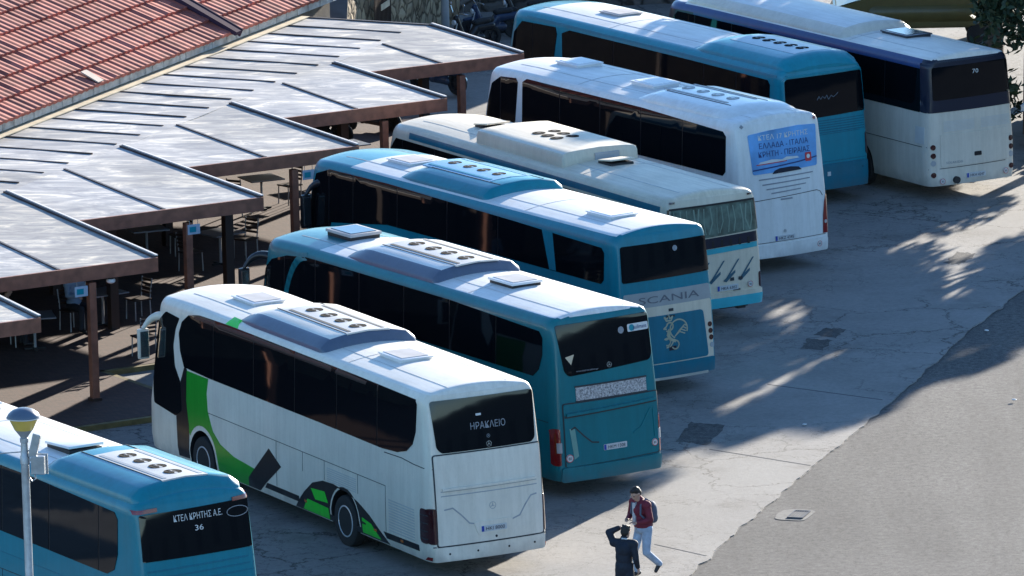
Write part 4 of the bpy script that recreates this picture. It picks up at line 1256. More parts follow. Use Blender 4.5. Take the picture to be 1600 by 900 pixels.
c.on(c.rear, 'round_emblem', [q for q in [circle(-.40, 3.16, .07, 18)]], M['grey_ink'], off=.020, depth=0, parent=rg)
c.star(-.06, 2.53, .055, parent=rg); c.text('www.ktel-heraklion.gr', .45, 2.47, .035, M['grey_ink'], width=.5, parent=rg, off=.02)
tri = c.on(c.rear, 'window_sticker', [(.92, 2.78), (.72, 2.82), (.80, 2.62)], M['beige_flash'], off=.020, depth=0, parent=rg)
gp = c.on(c.rear, 'grille', rounded(rect(-.90, 1.90, .74, 2.19), .02), M['mesh_grille'], off=.014, step=.2)
c.on(c.rear, 'grille_frame', [rect(-.92, 2.17, .76, 2.20), rect(-.92, 1.89, .76, 1.91)], M['seam'], off=.018, depth=.01, parent=gp)
c.seam(c.rear, rounded([(1.055, .63), (-1.135, .65), (-1.155, 1.875), (1.055, 1.875)], .05) + [(1.055, .64)], .022, off=.010)
lid = c.on(c.rear, 'engine_cover', rounded([(1.04, .62), (-1.12, .66), (-1.14, 1.86), (1.04, 1.86)], .05), M['teal'], off=.014, depth=.02, step=.1)
c.on(c.rear, 'crease', [(1.0, 1.63), (-1.08, 1.70), (-1.08, 1.75), (1.0, 1.685)], M['teal'], off=.065, depth=.05, parent=lid)
c.seam(c.rear, [(1.02, 1.615), (-1.1, 1.685)], .05, M['seam'], 'crease_shade', .018)  # shading under the crease, put in as a dark strip
c.on(c.rear, 'crease', ribbon([(.90, 1.36), (.82, 1.40), (.62, 1.20), (.45, 1.06), (.3, 1.04)], .03), M['seam'], off=.018, depth=.01, parent=lid)
c.on(c.rear, 'crease', ribbon([(-.52, 1.12), (-.70, 1.2), (-.86, 1.42), (-.95, 1.55), (-1.02, 1.56), (-1.04, .98)], .03), M['teal'], off=.028, depth=.02, parent=lid)
c.on(c.rear, 'pale_strip', [(.94, 1.38), (.82, 1.36), (.76, .82), (.86, .76)], mat('pale_green_strip', (.16, .34, .30), .5), off=.018, depth=.01, parent=lid)
c.plate(-.08, .92, 'HKM 1308')
obj('bumper', patch_bm([rounded(rect(-1.17, .33, 1.14, .62), .05)], c.rear, .05, .1, .05), M['teal'], c.root, smooth=True)
c.round_sticker(.97, .80, .08); c.round_sticker(-1.02, .86, .07)
bm = bmesh.new(); box(bm, (.25, -.55, .30), (.2, .8, .06)); obj('exhaust_shield', bm, M['dark_plastic'], c.root)
c.hatch(9.75, -.05, 1.0, .76, .14, M['pale_hatch'], lid=M['clear_dark'])
c.hatch(3.40, .0, .92, .72, .11, M['white_hatch'], lid=M['pale_hatch'])
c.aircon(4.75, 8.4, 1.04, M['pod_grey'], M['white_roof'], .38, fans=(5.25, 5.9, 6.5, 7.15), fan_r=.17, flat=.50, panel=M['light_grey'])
c.mirror(1, 11.25, 3.05, M['black'], .75); c.mirror(-1, 11.25, 3.05, M['black'], .75)

# ---------------------------------------------------------------- bright blue coach with a griffin on the rear
c = Coach('coach', 'bright blue coach with SCANIA lettering and a griffin decal on its rear', 3.226, 153.129, 122.83, 3.371, 12.75, rake=.2)
def mf_(x, y, z):
    if z > c.H + .03 and x < 10.6 and x > .28: return 1
    return 0
c.body([M['blue'], M['white_roof']], mf_)
c.glazing([(12.30, 1.45), (11.5, 1.5), (11.3, 2.1), (9.0, 2.38), (5.5, 2.38), (.66, 2.36), (.56, 2.45), (.56, 3.02), (.66, 3.12), (4.0, 3.2), (9.0, 3.28), (11.4, 3.26), (11.95, 3.1), (12.2, 2.6)], (2.6, 4.6, 6.6, 8.6, 10.4, 11.4))
c.windscreen()
for sg in (1, -1): c.seam(c.side(sg), [(.3, 1.5), (11, 1.5)], .012)
for sg in (1, -1): c.on(c.side(sg), 'dark_pillar', [(2.6, 2.38), (2.35, 2.38), (2.5, 3.18), (2.9, 3.18)], M['blue'], off=.013, depth=.006)
rg = c.on(c.rear, 'rear_window', rounded([(1.04, 3.18), (-1.10, 3.18), (-1.14, 2.44), (1.06, 2.42)], .06), M['glass'], off=.014, step=.08)
c.on(c.rear, 'round_emblem', circle(-.28, 3.02, .06, 16), M['grey_ink'], off=.02, depth=0, parent=rg)
c.on(c.rear, 'white_panel', rounded([(1.05, .55), (-1.14, .50), (-1.12, 1.86), (1.05, 1.86)], .04), M['cream'], off=.010, depth=.02, step=.1)
bp = c.on(c.rear, 'grey_panel', rounded([(1.05, 1.86), (-1.14, 1.86), (-1.10, 2.18), (1.05, 2.18)], .05), mat('silver_panel', (.34, .34, .33), .5), off=.013, depth=.02, step=.1)
c.text('SCANIA', -.06, 1.94, .15, mat('slate_lettering', (.13, .13, .15), .5), width=1.52, parent=bp, off=.02)
lid = c.on(c.rear, 'engine_cover', rounded([(1.02, .66), (-1.00, .66), (-.90, 1.66), (1.02, 1.66)], .09), M['deep_blue'], off=.020, depth=.02, step=.1)
c.on(c.rear, 'handle_recess', rect(-.16, 1.60, .06, 1.64), M['seam'], off=.026, depth=.006, parent=lid)
c.on(c.rear, 'lock', rect(-.14, 1.72, -.02, 1.78), M['seam'], off=.016, depth=.006)
gr = []
def sw(pts, w): gr.extend(ribbon(pts, w))
gx, gz = -.12, 1.25
sw(arc(gx - .12, gz + .08, .22, 200, -60, 16, .2), .03)            # raised wing outline
for k in range(4): sw([(gx - .02 - .03 * k, gz - .06 + .03 * k), (gx - .14 - .045 * k, gz + .02 + .045 * k), (gx - .27 - .02 * k, gz - .03 + .05 * k)], .024)
sw(arc(gx + .10, gz + .16, .08, 20, 300, 12), .035)               # head
sw([(gx + .18, gz + .17), (gx + .26, gz + .12), (gx + .19, gz + .11)], .03)
sw([(gx + .06, gz + .28), (gx + .02, gz + .36), (gx + .09, gz + .32), (gx + .12, gz + .40), (gx + .16, gz + .32), (gx + .23, gz + .36), (gx + .18, gz + .28), (gx + .06, gz + .28)], .03)   # crown
sw([(gx + .12, gz + .08), (gx + .16, gz - .02), (gx + .08, gz - .12), (gx - .02, gz - .16)], .06)
sw(arc(gx + .20, gz - .02, .09, 100, 300, 8), .03); sw(arc(gx + .18, gz - .16, .08, 60, 290, 8), .03)
sw(arc(gx - .02, gz - .24, .09, 90, 330, 10), .03); sw([(gx + .02, gz - .16), (gx + .10, gz - .26), (gx + .20, gz - .28)], .03)
c.on(c.rear, 'griffin_decal', gr, M['silver_ink'], off=.026, depth=.002, parent=lid)
c.on(c.rear, 'badge', rect(-.16, .90, .02, .99), M['navy'], off=.026, depth=.006, parent=lid)
for sg in (1, -1):
    for z in (1.32, 1.18, 1.04): c.on(c.rear, 'tail_light', circle(sg * (1.06 + (1.32 - z) * .08), z, .055, 14), M['dark_red_lens'], off=.02, depth=.02)
    c.on(c.rear, 'reversing_light', circle(sg * 1.10, .88, .055, 14), M['grey_plastic'], off=.02, depth=.02)
c.plate(-.02, .57, 'HKE 7216')
obj('bumper', patch_bm([rounded(rect(-1.15, .34, 1.15, .64), .05)], c.rear, .035, .1, .04), M['deep_blue'], c.root, smooth=True)
obj('bumper_lip', patch_bm([rect(-.95, .31, 1.1, .36)], c.rear, .06, .1, .04), M['grey_white'], c.root, smooth=True)
c.hatch(9.85, .0, .95, .74, .06, M['white_hatch'], lid=M['pale_hatch'])
c.hatch(1.90, .08, .95, .72, .06, M['white_hatch'], lid=M['white_hatch'])
c.aircon(5.3, 8.9, 1.02, M['blue'], None, .36, fans=(6.35, 6.95, 7.5, 8.1), fan_r=.15, flat=.55, panel=mat('pale_blue_panel', (.18, .38, .55), .4), deck=M['blue'])
c.mirror(1, 11.5, 2.85, M['black'], .75)

# ---------------------------------------------------------------- older cream coach
c = Coach('coach', 'lower old cream coach with a boxy air conditioner and pale curtains in the rear window', 4.401, 159.78, 119.68, 2.86, 12.9, rake=.12, bow=.04, zb=.42)
def mf_(x, y, z):
    if z > c.H + .0: return 1
    return 0
c.body([M['cream'], M['cream_roof']], mf_)
c.glazing([(12.5, 1.4), (11.9, 1.45), (11.7, 1.75), (.5, 1.75), (.45, 1.85), (.45, 2.45), (.55, 2.55), (12.0, 2.58), (12.3, 2.3)], (2.2, 4.2, 6.2, 8.2, 10.2, 11.7))
for sg in (1, -1): c.on(c.side(sg), 'blue_stripe', [(.3, 2.60), (11.4, 2.64), (11.4, 2.78), (.3, 2.74)], M['deep_blue'], off=.008)
c.windscreen(1.2, 2.5)
rg = c.on(c.rear, 'rear_window', rounded([(1.02, 2.66), (-1.06, 2.68), (-1.16, 2.03), (1.08, 1.95)], .05), M['curtain'], off=.014, step=.08)
c.on(c.rear, 'window_frame', [[(1.06, 2.70), (-1.09, 2.72), (-1.09, 2.68), (1.06, 2.66)], [(-1.06, 2.70), (-1.10, 2.70), (-1.20, 2.03), (-1.16, 2.03)], [(1.06, 2.68), (1.10, 2.68), (1.13, 1.95), (1.08, 1.95)]], M['black'], off=.02, depth=.02, parent=rg)
fold = []
for k in range(14):
    u = -1.0 + k * .15 + random.uniform(-.03, .03); fold += ribbon([(u, 2.62), (u + random.uniform(-.05, .05), 2.3), (u + random.uniform(-.08, .08), 2.06)], random.uniform(.015, .04))
c.on(c.rear, 'curtain_fold', fold, mat('curtain_fold', (.20, .26, .20), .5), off=.018, depth=0, parent=rg)
gb = c.on(c.rear, 'grille_band', [(1.14, 1.93), (-1.22, 2.0), (-1.24, 1.78), (1.14, 1.70)], M['navy'], off=.014, step=.1)
for k in range(18): c.on(c.rear, 'grille_slat', [(.98 - k * .115, 1.90), (.92 - k * .115, 1.90), (.92 - k * .115, 1.75), (.98 - k * .115, 1.75)], M['black'], off=.019, depth=.006, parent=gb) if k % 2 == 0 else None
c.on(c.rear, 'turquoise_stripe', [(1.15, 1.69), (-1.245, 1.77), (-1.25, 1.66), (1.15, 1.57)], mat('turquoise_paint', (.03, .36, .42), .4), off=.012, step=.1)
dec = []
for k in range(4):
    u = .55 - k * .38
    dec += [[(u, .98), (u - .05, .98), (u - .42, 1.44), (u - .38, 1.44)], [(u + .02, 1.0), (u - .06, .96), (u - .30, 1.15), (u - .30, 1.21)]]
c.on(c.rear, 'slash_decal', dec, mat('dark_teal_decal', (.03, .10, .14), .5), off=.012, depth=.003, step=.1)
bmp = obj('bumper', patch_bm([rounded(rect(-1.21, .42, 1.21, .64), .04)], c.rear, .05, .1, .05), mat('turquoise_bumper', (.04, .40, .48), .4), c.root, smooth=True)
obj('bumper_top', patch_bm([rounded(rect(-1.21, .64, 1.21, .74), .03)], c.rear, .04, .1, .05), M['cream'], bmp, smooth=True)
c.plate(-.30, .84, 'HKA 6302')
c.round_sticker(-.88, .86, .065)
c.on(c.rear, 'handle', rect(-.62, .76, -.44, .79), M['seam'], off=.02, depth=.01)
for u in (-.42, -.64): c.on(c.rear, 'lock', rect(u - .05, .98, u + .05, 1.05), M['seam'], off=.015, depth=.006)
for sg in (1, -1):
    c.tail_light(sg, .76, 1.10, 1.12, m=M['dark_red_lens'])
    c.on(c.rear, 'marker_light', rect(sg * .98 - .06, 2.80, sg * .98 + .06, 2.84), M['dark_red_lens'], off=.02, depth=.01)
bm = bmesh.new(); box(bm, (.35, -.6, .38), (.3, .7, .10)); box(bm, (.5, -.9, .33), (.25, .2, .16)); obj('exhaust', bm, M['dark_plastic'], c.root)
c.aircon(4.75, 8.75, .98, M['cream'], M['cream_roof'], .42, fans=(6.35, 6.75, 7.15), fan_r=.15, fan_y=(.2, -.2), slots=False, ends=(.07, .16), boxy=True)
ac = [o for o in c.root.children if o.name.startswith('air_conditioner')][-1]
bm = bmesh.new(); box(bm, (4.76, -.15, c.H + .20), (.06, .62, .2), bev=.01); obj('grille', bm, M['pale_hatch'], ac)
c.hatch(4.15, -.02, .62, .62, .08, M['cream_roof'], tilt=.12)
c.hatch(9.8, -.1, .62, .62, .08, M['cream_roof'], tilt=.12)

# ---------------------------------------------------------------- white coach with a blue poster over the rear window
c = Coach('coach', 'white coach with a blue lettered poster covering its rear window', 6.17, 165.879, 122.33, 3.40, 11.1, rake=.22, bow=.07)
c.body([M['white'], M['white_roof']], lambda x, y, z: 1 if z > c.H + .03 else 0, arches=(2.95, 8.2))
c.glazing([(9.0, 2.22), (.66, 2.22), (.56, 2.32), (.56, 3.12), (.68, 3.22), (4.0, 3.32), (8.85, 3.34), (9.0, 3.25)], (2.3, 4.0, 5.7, 7.4))
c.glazing([(10.72, 1.5), (10.25, 1.55), (10.05, 2.1), (9.35, 2.2), (9.3, 2.3), (9.2, 3.22), (9.3, 3.30), (9.95, 3.26), (10.35, 3.05), (10.55, 2.6)], (9.95,))
c.windscreen()
for sg in (1, -1): c.seam(c.side(sg), [(.3, 1.7), (11, 1.6)], .012)
pw = [(.86, 3.16), (.3, 3.22), (-.5, 3.25), (-1.0, 3.22), (-.95, 2.30), (.80, 2.26)]
po = c.on(c.rear, 'rear_poster', rounded(pw, .05), M['poster'], off=.016, step=.08)
c.text('ΚΤΕΛ 17 ΚΡΗΤΗΣ', -.07, 3.02, .115, M['white_ink'], width=1.36, parent=po, off=.022)
c.text('ΕΛΛΑΔΑ - ΙΤΑΛΙΑ', -.07, 2.83, .125, M['navy_ink'], width=1.34, parent=po, off=.022)
c.text('ΚΡΗΤΗ - ΠΕΙΡΑΙΑΣ', -.07, 2.64, .125, M['navy_ink'], width=1.40, parent=po, off=.022)
c.on(c.rear, 'ship_picture', [[(.70, 2.46), (-.1, 2.50), (-.02, 2.54), (.3, 2.57), (.6, 2.53)], [(.1, 2.51), (-.45, 2.53), (-.40, 2.57), (-.1, 2.59)]], M['white_ink'], off=.022, depth=0, parent=po)
c.on(c.rear, 'ship_stripe', ribbon([(.70, 2.475), (-.1, 2.50)], .02), M['red_ink'], off=.024, depth=0, parent=po)
c.on(c.rear, 'crest', rounded(rect(-.80, 2.42, -.62, 2.62), .03), M['red_ink'], off=.022, depth=0, parent=po)
c.on(c.rear, 'crest_cross', circle(-.71, 2.53, .05, 12), M['white_ink'], off=.024, depth=0, parent=po)
c.on(c.rear, 'sea_wave', ribbon([(.80, 2.36), (.2, 2.40), (-.4, 2.44), (-.95, 2.50)], .03), M['navy_ink'], off=.022, depth=0, parent=po)
c.on(c.rear, 'handle_recess', [(.30, 2.24), (-.50, 2.26), (-.42, 2.33), (-.2, 2.36), (.1, 2.35), (.24, 2.31)], M['navy'], off=.022, depth=.01)
for k, (u0, u1, z) in enumerate(((.66, -.82, 2.12), (.58, -.72, 2.0), (.48, -.60, 1.89), (.36, -.45, 1.79))):
    c.on(c.rear, 'vent_slot', [(u0, z), (u1, z + .03), (u1, z + .055), (u0, z + .03)], M['grey_ink'], off=.010, depth=.004)
c.seam(c.rear, [(.98, 1.66), (-.9, 1.74), (-1.0, 1.70), (-1.06, 1.60)], .014)
c.seam(c.rear, [(1.1, .70), (-1.1, .72)], .012)
c.on(c.rear, 'handle', rect(-.20, 1.63, .12, 1.665), M['grey_ink'], off=.012, depth=.006)
for sg in (1, -1):
    c.on(c.rear, 'tail_light', [(sg * 1.20, .74), (sg * 1.03, .74), (sg * 1.05, 1.15), (sg * 1.10, 1.45), (sg * 1.16, 1.62), (sg * 1.205, 1.60)], M['red_lens'], off=.016, step=.03)
    c.on(c.rear, 'reversing_light', circle(sg * 1.11, 1.0, .04, 14), M['grey_plastic'], off=.022, depth=.006)
    c.on(c.rear, 'marker_light', [(sg * .99 - .05, 3.36), (sg * .99, 3.31), (sg * .99 + .05, 3.36), (sg * .99, 3.41)], M['red_lens'] if sg < 0 else M['grey_ink'], off=.014, depth=.01)
    c.on(c.rear, 'fog_light', circle(sg * 1.08, .52, .035, 12), M['dark_red_lens'], off=.02, depth=.006)
c.star(.05, .93, .035, M['grey_ink'])
c.plate(.05, .78, 'HKZ 4395')
c.round_sticker(-.90, .52, .065)
obj('bumper', patch_bm([rounded(rect(-1.15, .36, 1.15, .66), .05)], c.rear, .03, .1, .04), M['white'], c.root, smooth=True)
c.hatch(8.75, -.25, .95, .74, .09, M['white_hatch'], lid=M['white_hatch'])
c.hatch(5.25, -.05, .98, .76, .09, M['white_hatch'], lid=M['white_hatch'])
c.aircon(.75, 4.5, 1.05, M['white'], None, .27, fans=(2.0, 2.6, 3.2, 3.8), fan_r=.15, flat=.5, slots=True, deck=M['grey_plastic'], ends=(.6, .7), fan_m=[M['light_grey'], M['grey_plastic'], M['white_hatch']])

# ---------------------------------------------------------------- light blue coach with rear louvres
c = Coach('coach', 'light blue coach with rear louvres parked beyond the white poster coach', 7.461, 173.824, 121.38, 3.237, 12.7, rake=.14, bow=.05)
c.body([M['sky_blue'], M['white_roof'], M['teal']], lambda x, y, z: (1 if z > c.H + .055 and 4.2 < x < 11.3 else 2 if z > c.H + .05 and x > 11.3 else 0))
c.glazing([(9.7, 2.05), (.66, 2.08), (.56, 2.2), (.56, 2.9), (.66, 3.0), (4.0, 3.04), (9.4, 3.06), (9.75, 2.95)], (2.0, 3.4, 5.3, 7.4))
c.glazing([(12.25, 1.5), (11.4, 1.55), (11.2, 1.9), (10.3, 1.95), (10.15, 2.1), (9.98, 2.9), (10.05, 3.06), (11.6, 3.02), (12.0, 2.7)], (11.1,))
c.windscreen()
for sg in (1, -1): c.on(c.side(sg), 'roof_edge', [(.3, 3.10), (11.4, 3.14), (11.4, 3.19), (.3, 3.15)], M['blue'], off=.012, depth=.02)
rg = c.on(c.rear, 'rear_window', rounded([(1.06, 3.06), (-1.10, 3.08), (-1.16, 2.12), (1.08, 2.06)], .09), M['side_glass'], off=.014, step=.08)
fb = c.on(c.rear, 'window_frame', ribbon([(1.12, 2.06), (1.10, 3.0), (1.02, 3.11), (-1.05, 3.13), (-1.15, 3.02), (-1.2, 2.1)], .05), M['sky_blue'], off=.022, depth=.03, step=.08)
c.on(c.rear, 'script_mark', ribbon([(.22, 2.50), (.16, 2.58), (.12, 2.51), (.06, 2.57), (0, 2.52), (-.06, 2.59), (-.10, 2.48), (-.18, 2.57), (-.24, 2.53), (-.32, 2.57), (-.38, 2.62)], .02), mat('faint_script', (.10, .11, .13), .5), off=.02, depth=0, parent=rg)
c.louvres(c.rear, -1.12, 1.70, 1.1, 2.04, 6, M['deep_blue'])
c.seam(c.rear, [(1.1, 1.66), (-1.15, 1.68)], .015, M['deep_blue']); c.seam(c.rear, [(1.1, 1.02), (-1.15, 1.02)], .015, M['deep_blue'])
for sg in (1, -1): c.tail_light(sg, 1.08, 1.60, 1.12, m=M['dark_red_lens'])
obj('bumper', patch_bm([rounded(rect(-1.16, .36, 1.16, .96), .05)], c.rear, .04, .1, .05), M['deep_blue'], c.root, smooth=True)
c.plate(-.28, .73, 'HKT 5120')
c.on(c.rear, 'plate_lamp', rect(-.06, .68, .03, .78), M['white_ink'], off=.05, depth=.02)
c.round_sticker(-1.0, .80, .06)
c.hatch(9.1, -.12, .9, .72, .06, M['pale_hatch'], lid=M['pale_hatch'])
c.aircon(.12, 4.1, 1.08, M['sky_blue'], None, .36, fans=(.95, 1.42, 1.89, 2.36, 2.8), fan_r=.16, flat=.52, panel=mat('pale_panel', (.35, .48, .55), .4), ends=(.35, .8), slots=False)

# ---------------------------------------------------------------- white coach number 70
c = Coach('coach', 'grey-white coach with a dark upper rear marked 70 and round tail lights', 10.926, 174.373, 120.39, 3.312, 12.3, rake=.12, bow=.06, inset=.10)
c.body([M['grey_white'], M['warm_roof'], M['navy'], M['navy_edge']], lambda x, y, z: (3 if c.H - .17 < z < c.H + .02 and x > .4 else 2 if 2.1 < z < c.H + .02 else 1 if z > c.H + .02 else 0))
c.glazing([(11.8, 2.1), (.4, 2.09), (.32, 2.2), (.32, 3.05), (.45, 3.12), (11.2, 3.12), (11.6, 2.8)], (1.9, 3.6, 5.3, 7.0, 8.7, 10.4))
c.windscreen()
rp = c.on(c.rear, 'dark_rear_panel', rounded([(1.18, 3.26), (-1.18, 3.28), (-1.235, 2.10), (1.235, 2.09)], .05), M['navy'], off=.010, step=.06)
c.on(c.rear, 'rear_window', rounded([(1.05, 3.16), (-1.08, 3.18), (-1.12, 2.40), (1.06, 2.38)], .06), M['side_glass'], off=.018, depth=.01, step=.08)
c.text('70', -.13, 2.94, .10, M['white_ink'], width=.17, parent=rp, off=.026)
for u0, u1 in ((.80, -.05), (-.24, -1.08)): c.louvres(c.rear, u1, 1.63, u0, 1.88, 8, M['light_grey'], 'rear_vent', .5)
lid = c.on(c.rear, 'engine_cover', rounded(rect(-1.04, .80, .90, 1.56), .02), M['grey_white'], off=.014, depth=.02, step=.1)
c.text('SOLAKIDIS', .54, .86, .055, M['grey_ink'], width=.46, parent=lid, off=.02)
c.on(c.rear, 'handle', rounded(rect(-.22, .98, -.02, 1.08), .02), M['black'], off=.026, depth=.01, parent=lid)
c.seam(c.rear, [(1.2, .755), (-1.2, .775)], .014)
for sg in (1, -1):
    for z, mm in ((1.28, M['dark_red_lens']), (1.08, M['dark_red_lens']), (.90, M['grey_plastic']), (.62, M['dark_red_lens'])):
        c.on(c.rear, 'tail_light' if mm is not M['grey_plastic'] else 'reversing_light', circle(sg * 1.10, z, .065, 16), mm, off=.018, depth=.02, step=.1)
c.plate(-.06, .53, 'HKH 4247')
c.round_sticker(.88, .46, .07); c.round_sticker(-.92, .52, .07)
bm = bmesh.new(); lathe(bm, [(.07, -.1), (.085, -.1), (.085, .12), (.07, .12)], (-.02, .50, .46), 16, 'X'); obj('exhaust', bm, M['dark_plastic'], c.root, smooth=True)
c.on(c.side(1), 'side_vent', rect(.18, 1.35, .55, 1.75), M['light_grey'], off=.008)
c.seam(c.side(1), [(.1, 1.28), (6, 1.30)], .014)
c.luggage_doors([3.9, 5.1, 6.3, 7.5, 8.7])
c.aircon(3.9, 11.2, 1.02, M['grey_white'], M['white_roof'], .36, fans=(8.5, 9.3, 10.0), fan_r=.16, slots=False, ends=(.3, .6))
c.hatch(3.05, -.2, 1.15, .74, .08, M['navy'], lid=M['clear_dark'])

# ---------------------------------------------------------------- blue coach 36 in the near corner
c = Coach('coach', 'blue coach with a white roof marked 36 in the near left corner', -5.579, 128.917, 121.5, 3.45, 12.0)
c.body([M['blue'], M['white_roof']], lambda x, y, z: 1 if z > c.H + .035 and x > 3.5 else 0)
c.glazing([(11.7, 2.15), (5.2, 2.12), (1.25, 2.08), (.98, 2.2), (.86, 2.5), (.86, 3.12), (.98, 3.24), (3.95, 3.32), (10.6, 3.34), (11.2, 3.1)], (1.55, 3.4, 5.2, 7.0, 8.8, 10.4))
for sg in (1, -1): c.seam(c.side(sg), [(.3, 1.72), (11, 1.75)], .015, M['deep_blue'])
c.luggage_doors([4.0, 5.2, 6.4, 7.6, 8.8])
c.windscreen()
rg = c.on(c.rear, 'rear_window', rounded([(1.09, 3.28), (-1.10, 3.32), (-1.11, 2.46), (1.10, 2.46)], .03), M['glass'], off=.014, step=.08)
c.text('ΚΤΕΛ ΚΡΗΤΗΣ Α.Ε.', -.05, 3.10, .115, M['white_ink'], width=.98, parent=rg, off=.02)
c.text('36', -.05, 2.90, .10, M['white_ink'], width=.17, parent=rg, off=.02)
c.on(c.rear, 'faint_mark', ribbon(arc(-.86, 3.12, .22, 0, 360, 20, .09), .012), M['grey_ink'], off=.02, depth=0, parent=rg)
for u0, u1 in ((1.15, .74), (-.78, -1.18)): c.on(c.rear, 'marker_light', [(u0, 3.30), (u1, 3.32), (u1, 3.39), (u0, 3.37)], M['red_lens'], off=.018, depth=.02, step=.05)
for z in (2.28, 2.16, 2.04): c.seam(c.rear, [(1.02, z), (-1.12, z + .02)], .03, M['deep_blue'])
for sg in (1, -1): c.tail_light(sg, .7, 1.4, 1.10, m=M['red_lens'])
c.on(c.rear, 'reversing_light', circle(1.06, 2.02, .05), M['grey_plastic'], off=.02)
obj('bumper', patch_bm([rounded(rect(-1.16, .36, 1.16, .66), .05)], c.rear, .04, .1, .05), M['blue'], c.root, smooth=True)
c.plate(-.05, .92, 'HKN 3601')
c.hatch(4.6, 0, .92, .72, .11, M['white_hatch'], tilt=.05)
c.hatch(8.8, -.15, .92, .72, .11, M['white_hatch'], tilt=.05)
c.aircon(.34, 3.95, 1.10, M['blue'], None, .36, fans=(.95, 1.5, 2.05, 2.6), fan_r=.165, flat=.46, panel=M['light_grey'], deck=M['grey_plastic'], ends=(.22, .55))

# ------------------------------------------------------------------ trees
def tree(x, y, h, crown_r, crown_z, label, clumps=38, leaves=330, seed=1, leaf=.19, weep=.0, squash=.8):
    rnd = random.Random(seed)
    t = thing('tree', label, 'tree', (x, y, 0), rnd.uniform(0, 6.28), 'trees shading the bus yard')
    bm = bmesh.new()
    pts = [(0, 0, 0), (.05, .02, h * .2), (-.06, .08, h * .42), (.04, .03, h * .66), (0, 0, h * .88)]
    tube(bm, pts, [.27, .2, .16, .10, .03], 10)
    cl = []
    for i in range(clumps):
        a = rnd.uniform(0, 2 * math.pi); rr = crown_r * math.sqrt(rnd.uniform(.02, 1))
        zz = crown_z + (h - crown_z) * rnd.random()
        fall = 1 - .55 * max(0, (zz - crown_z) / (h - crown_z) - .45) / .55
        cl.append(Vector((rr * fall * math.cos(a), rr * fall * math.sin(a), zz)))
    for k, c_ in enumerate(cl):
        if k % 2 == 0:
            z0 = min(c_.z - .3, h * .7); b = Vector((0, 0, max(h * .25, z0 - c_.xy.length * .6)))
            tube(bm, [b, (b + c_) / 2 + Vector((0, 0, .2)), c_], [.07, .045, .012], 6)
    obj('trunk', bm, M['bark'], t, smooth=True)
    vs_, fs = [], []
    for c_ in cl:
        r = rnd.uniform(.55, 1.0) * crown_r * .36
        for k in range(leaves):
            v = Vector((rnd.gauss(0, 1), rnd.gauss(0, 1), rnd.gauss(0, 1))).normalized() * r * rnd.random() ** .45
            v.z *= squash
            p = c_ + v - Vector((0, 0, weep * rnd.random() * 1.2))
            n = Vector((rnd.gauss(0, 1), rnd.gauss(0, 1), rnd.gauss(0, 1) + .6)).normalized()
            u = n.orthogonal().normalized(); u.rotate(Matrix.Rotation(rnd.uniform(0, 6.28), 3, n)); w = n.cross(u)
            s_ = leaf * rnd.uniform(.6, 1.35); i0 = len(vs_)
            vs_ += [p + u * s_, p + w * s_ * .42, p - u * s_, p - w * s_ * .42]
            fs.append((i0, i0 + 1, i0 + 2, i0 + 3))
    me = bpy.data.meshes.new('crown'); me.from_pydata([tuple(v) for v in vs_], [], fs); me.materials.append(M['leaf'])
    o = bpy.data.objects.new('crown', me); COL.objects.link(o); o.parent = t
    return t

def at_ps(p, s): return (s * .431 + p * .9023, s * .9023 - p * .431)
TREES = [  # p across the sun, s towards the sun, height, crown radius, crown bottom
    (-61.6, 165.5, 9.6, 2.5, 3.3), (-64.9, 171.5, 9.8, 2.6, 3.2), (-68.6, 176.0, 9.4, 2.7, 3.0), (-72.3, 181.0, 9.6, 2.6, 3.2),
    (-59.7, 174.5, 9.4, 2.4, 4.0), (-58.6, 183.0, 10.0, 2.2, 4.5)]
TL = ['tree standing outside the right edge of the yard, nearest to the street', 'dark leafy tree hanging over the right side of the white 70 coach', 'leafy tree just past the front half of the white 70 coach', 'leafy tree behind the front end of the white 70 coach', 'slimmer tree standing at the kerb of the street beyond the yard', 'tallest tree on the street kerb, furthest up the street']
for i, (p, s_, h, cr, cz) in enumerate(TREES):
    x, y = at_ps(p, s_)
    tree(x, y, h, cr, cz, TL[i], seed=20 + i, clumps=20 if i == 5 else 38)
tree(12.95, 182.5, 9.5, 1.7, 1.0, 'drooping dark green tree beside the right rear corner of the white 70 coach', clumps=30, leaves=300, seed=5, weep=.8, leaf=.13)

# ------------------------------------------------------------------ street lamp in the near left corner
lp = thing('street_lamp', 'grey street lamp with a yellowed cone lantern in front of the blue 36 coach', 'street lamp', (-8.43, 126.0, 0), 0)
LZ = 5.62
bm = bmesh.new()
lathe(bm, [(.16, 0), (.16, .08), (.095, .14), (.085, 2.4), (.07, 2.44), (.07, 4.86), (.082, 4.87), (.082, 5.0), (.07, 5.02), (.06, LZ - .38), (.075, LZ - .37), (.075, LZ - .30), (.05, LZ - .28)], seg=18)
obj('pole', bm, M['steel'], lp, smooth=True)
bm = bmesh.new()
lathe(bm, [(.05, LZ - .30), (.09, LZ - .24), (.15, LZ - .16), (.16, LZ - .15), (.255, LZ + .05), (.25, LZ + .055), (0, LZ + .055)], seg=28)
for f in bm.faces:
    if f.calc_center_median().z < LZ - .155: f.material_index = 1
lan = obj('lantern', bm, [M['lamp_yellow'], M['grey_plastic']], lp, smooth=True)
bm = bmesh.new()
lathe(bm, [(.285, LZ + .05), (.29, LZ + .075), (.26, LZ + .13), (.19, LZ + .19), (.10, LZ + .225), (0, LZ + .235)], seg=28)
obj('lantern_cap', bm, M['lamp_cap'], lan, smooth=True)
bm = bmesh.new(); lathe(bm, [(.26, LZ + .045), (.295, LZ + .055), (.295, LZ + .072), (.26, LZ + .072)], seg=28); obj('lantern_rim', bm, M['edge_white'], lan, smooth=True)
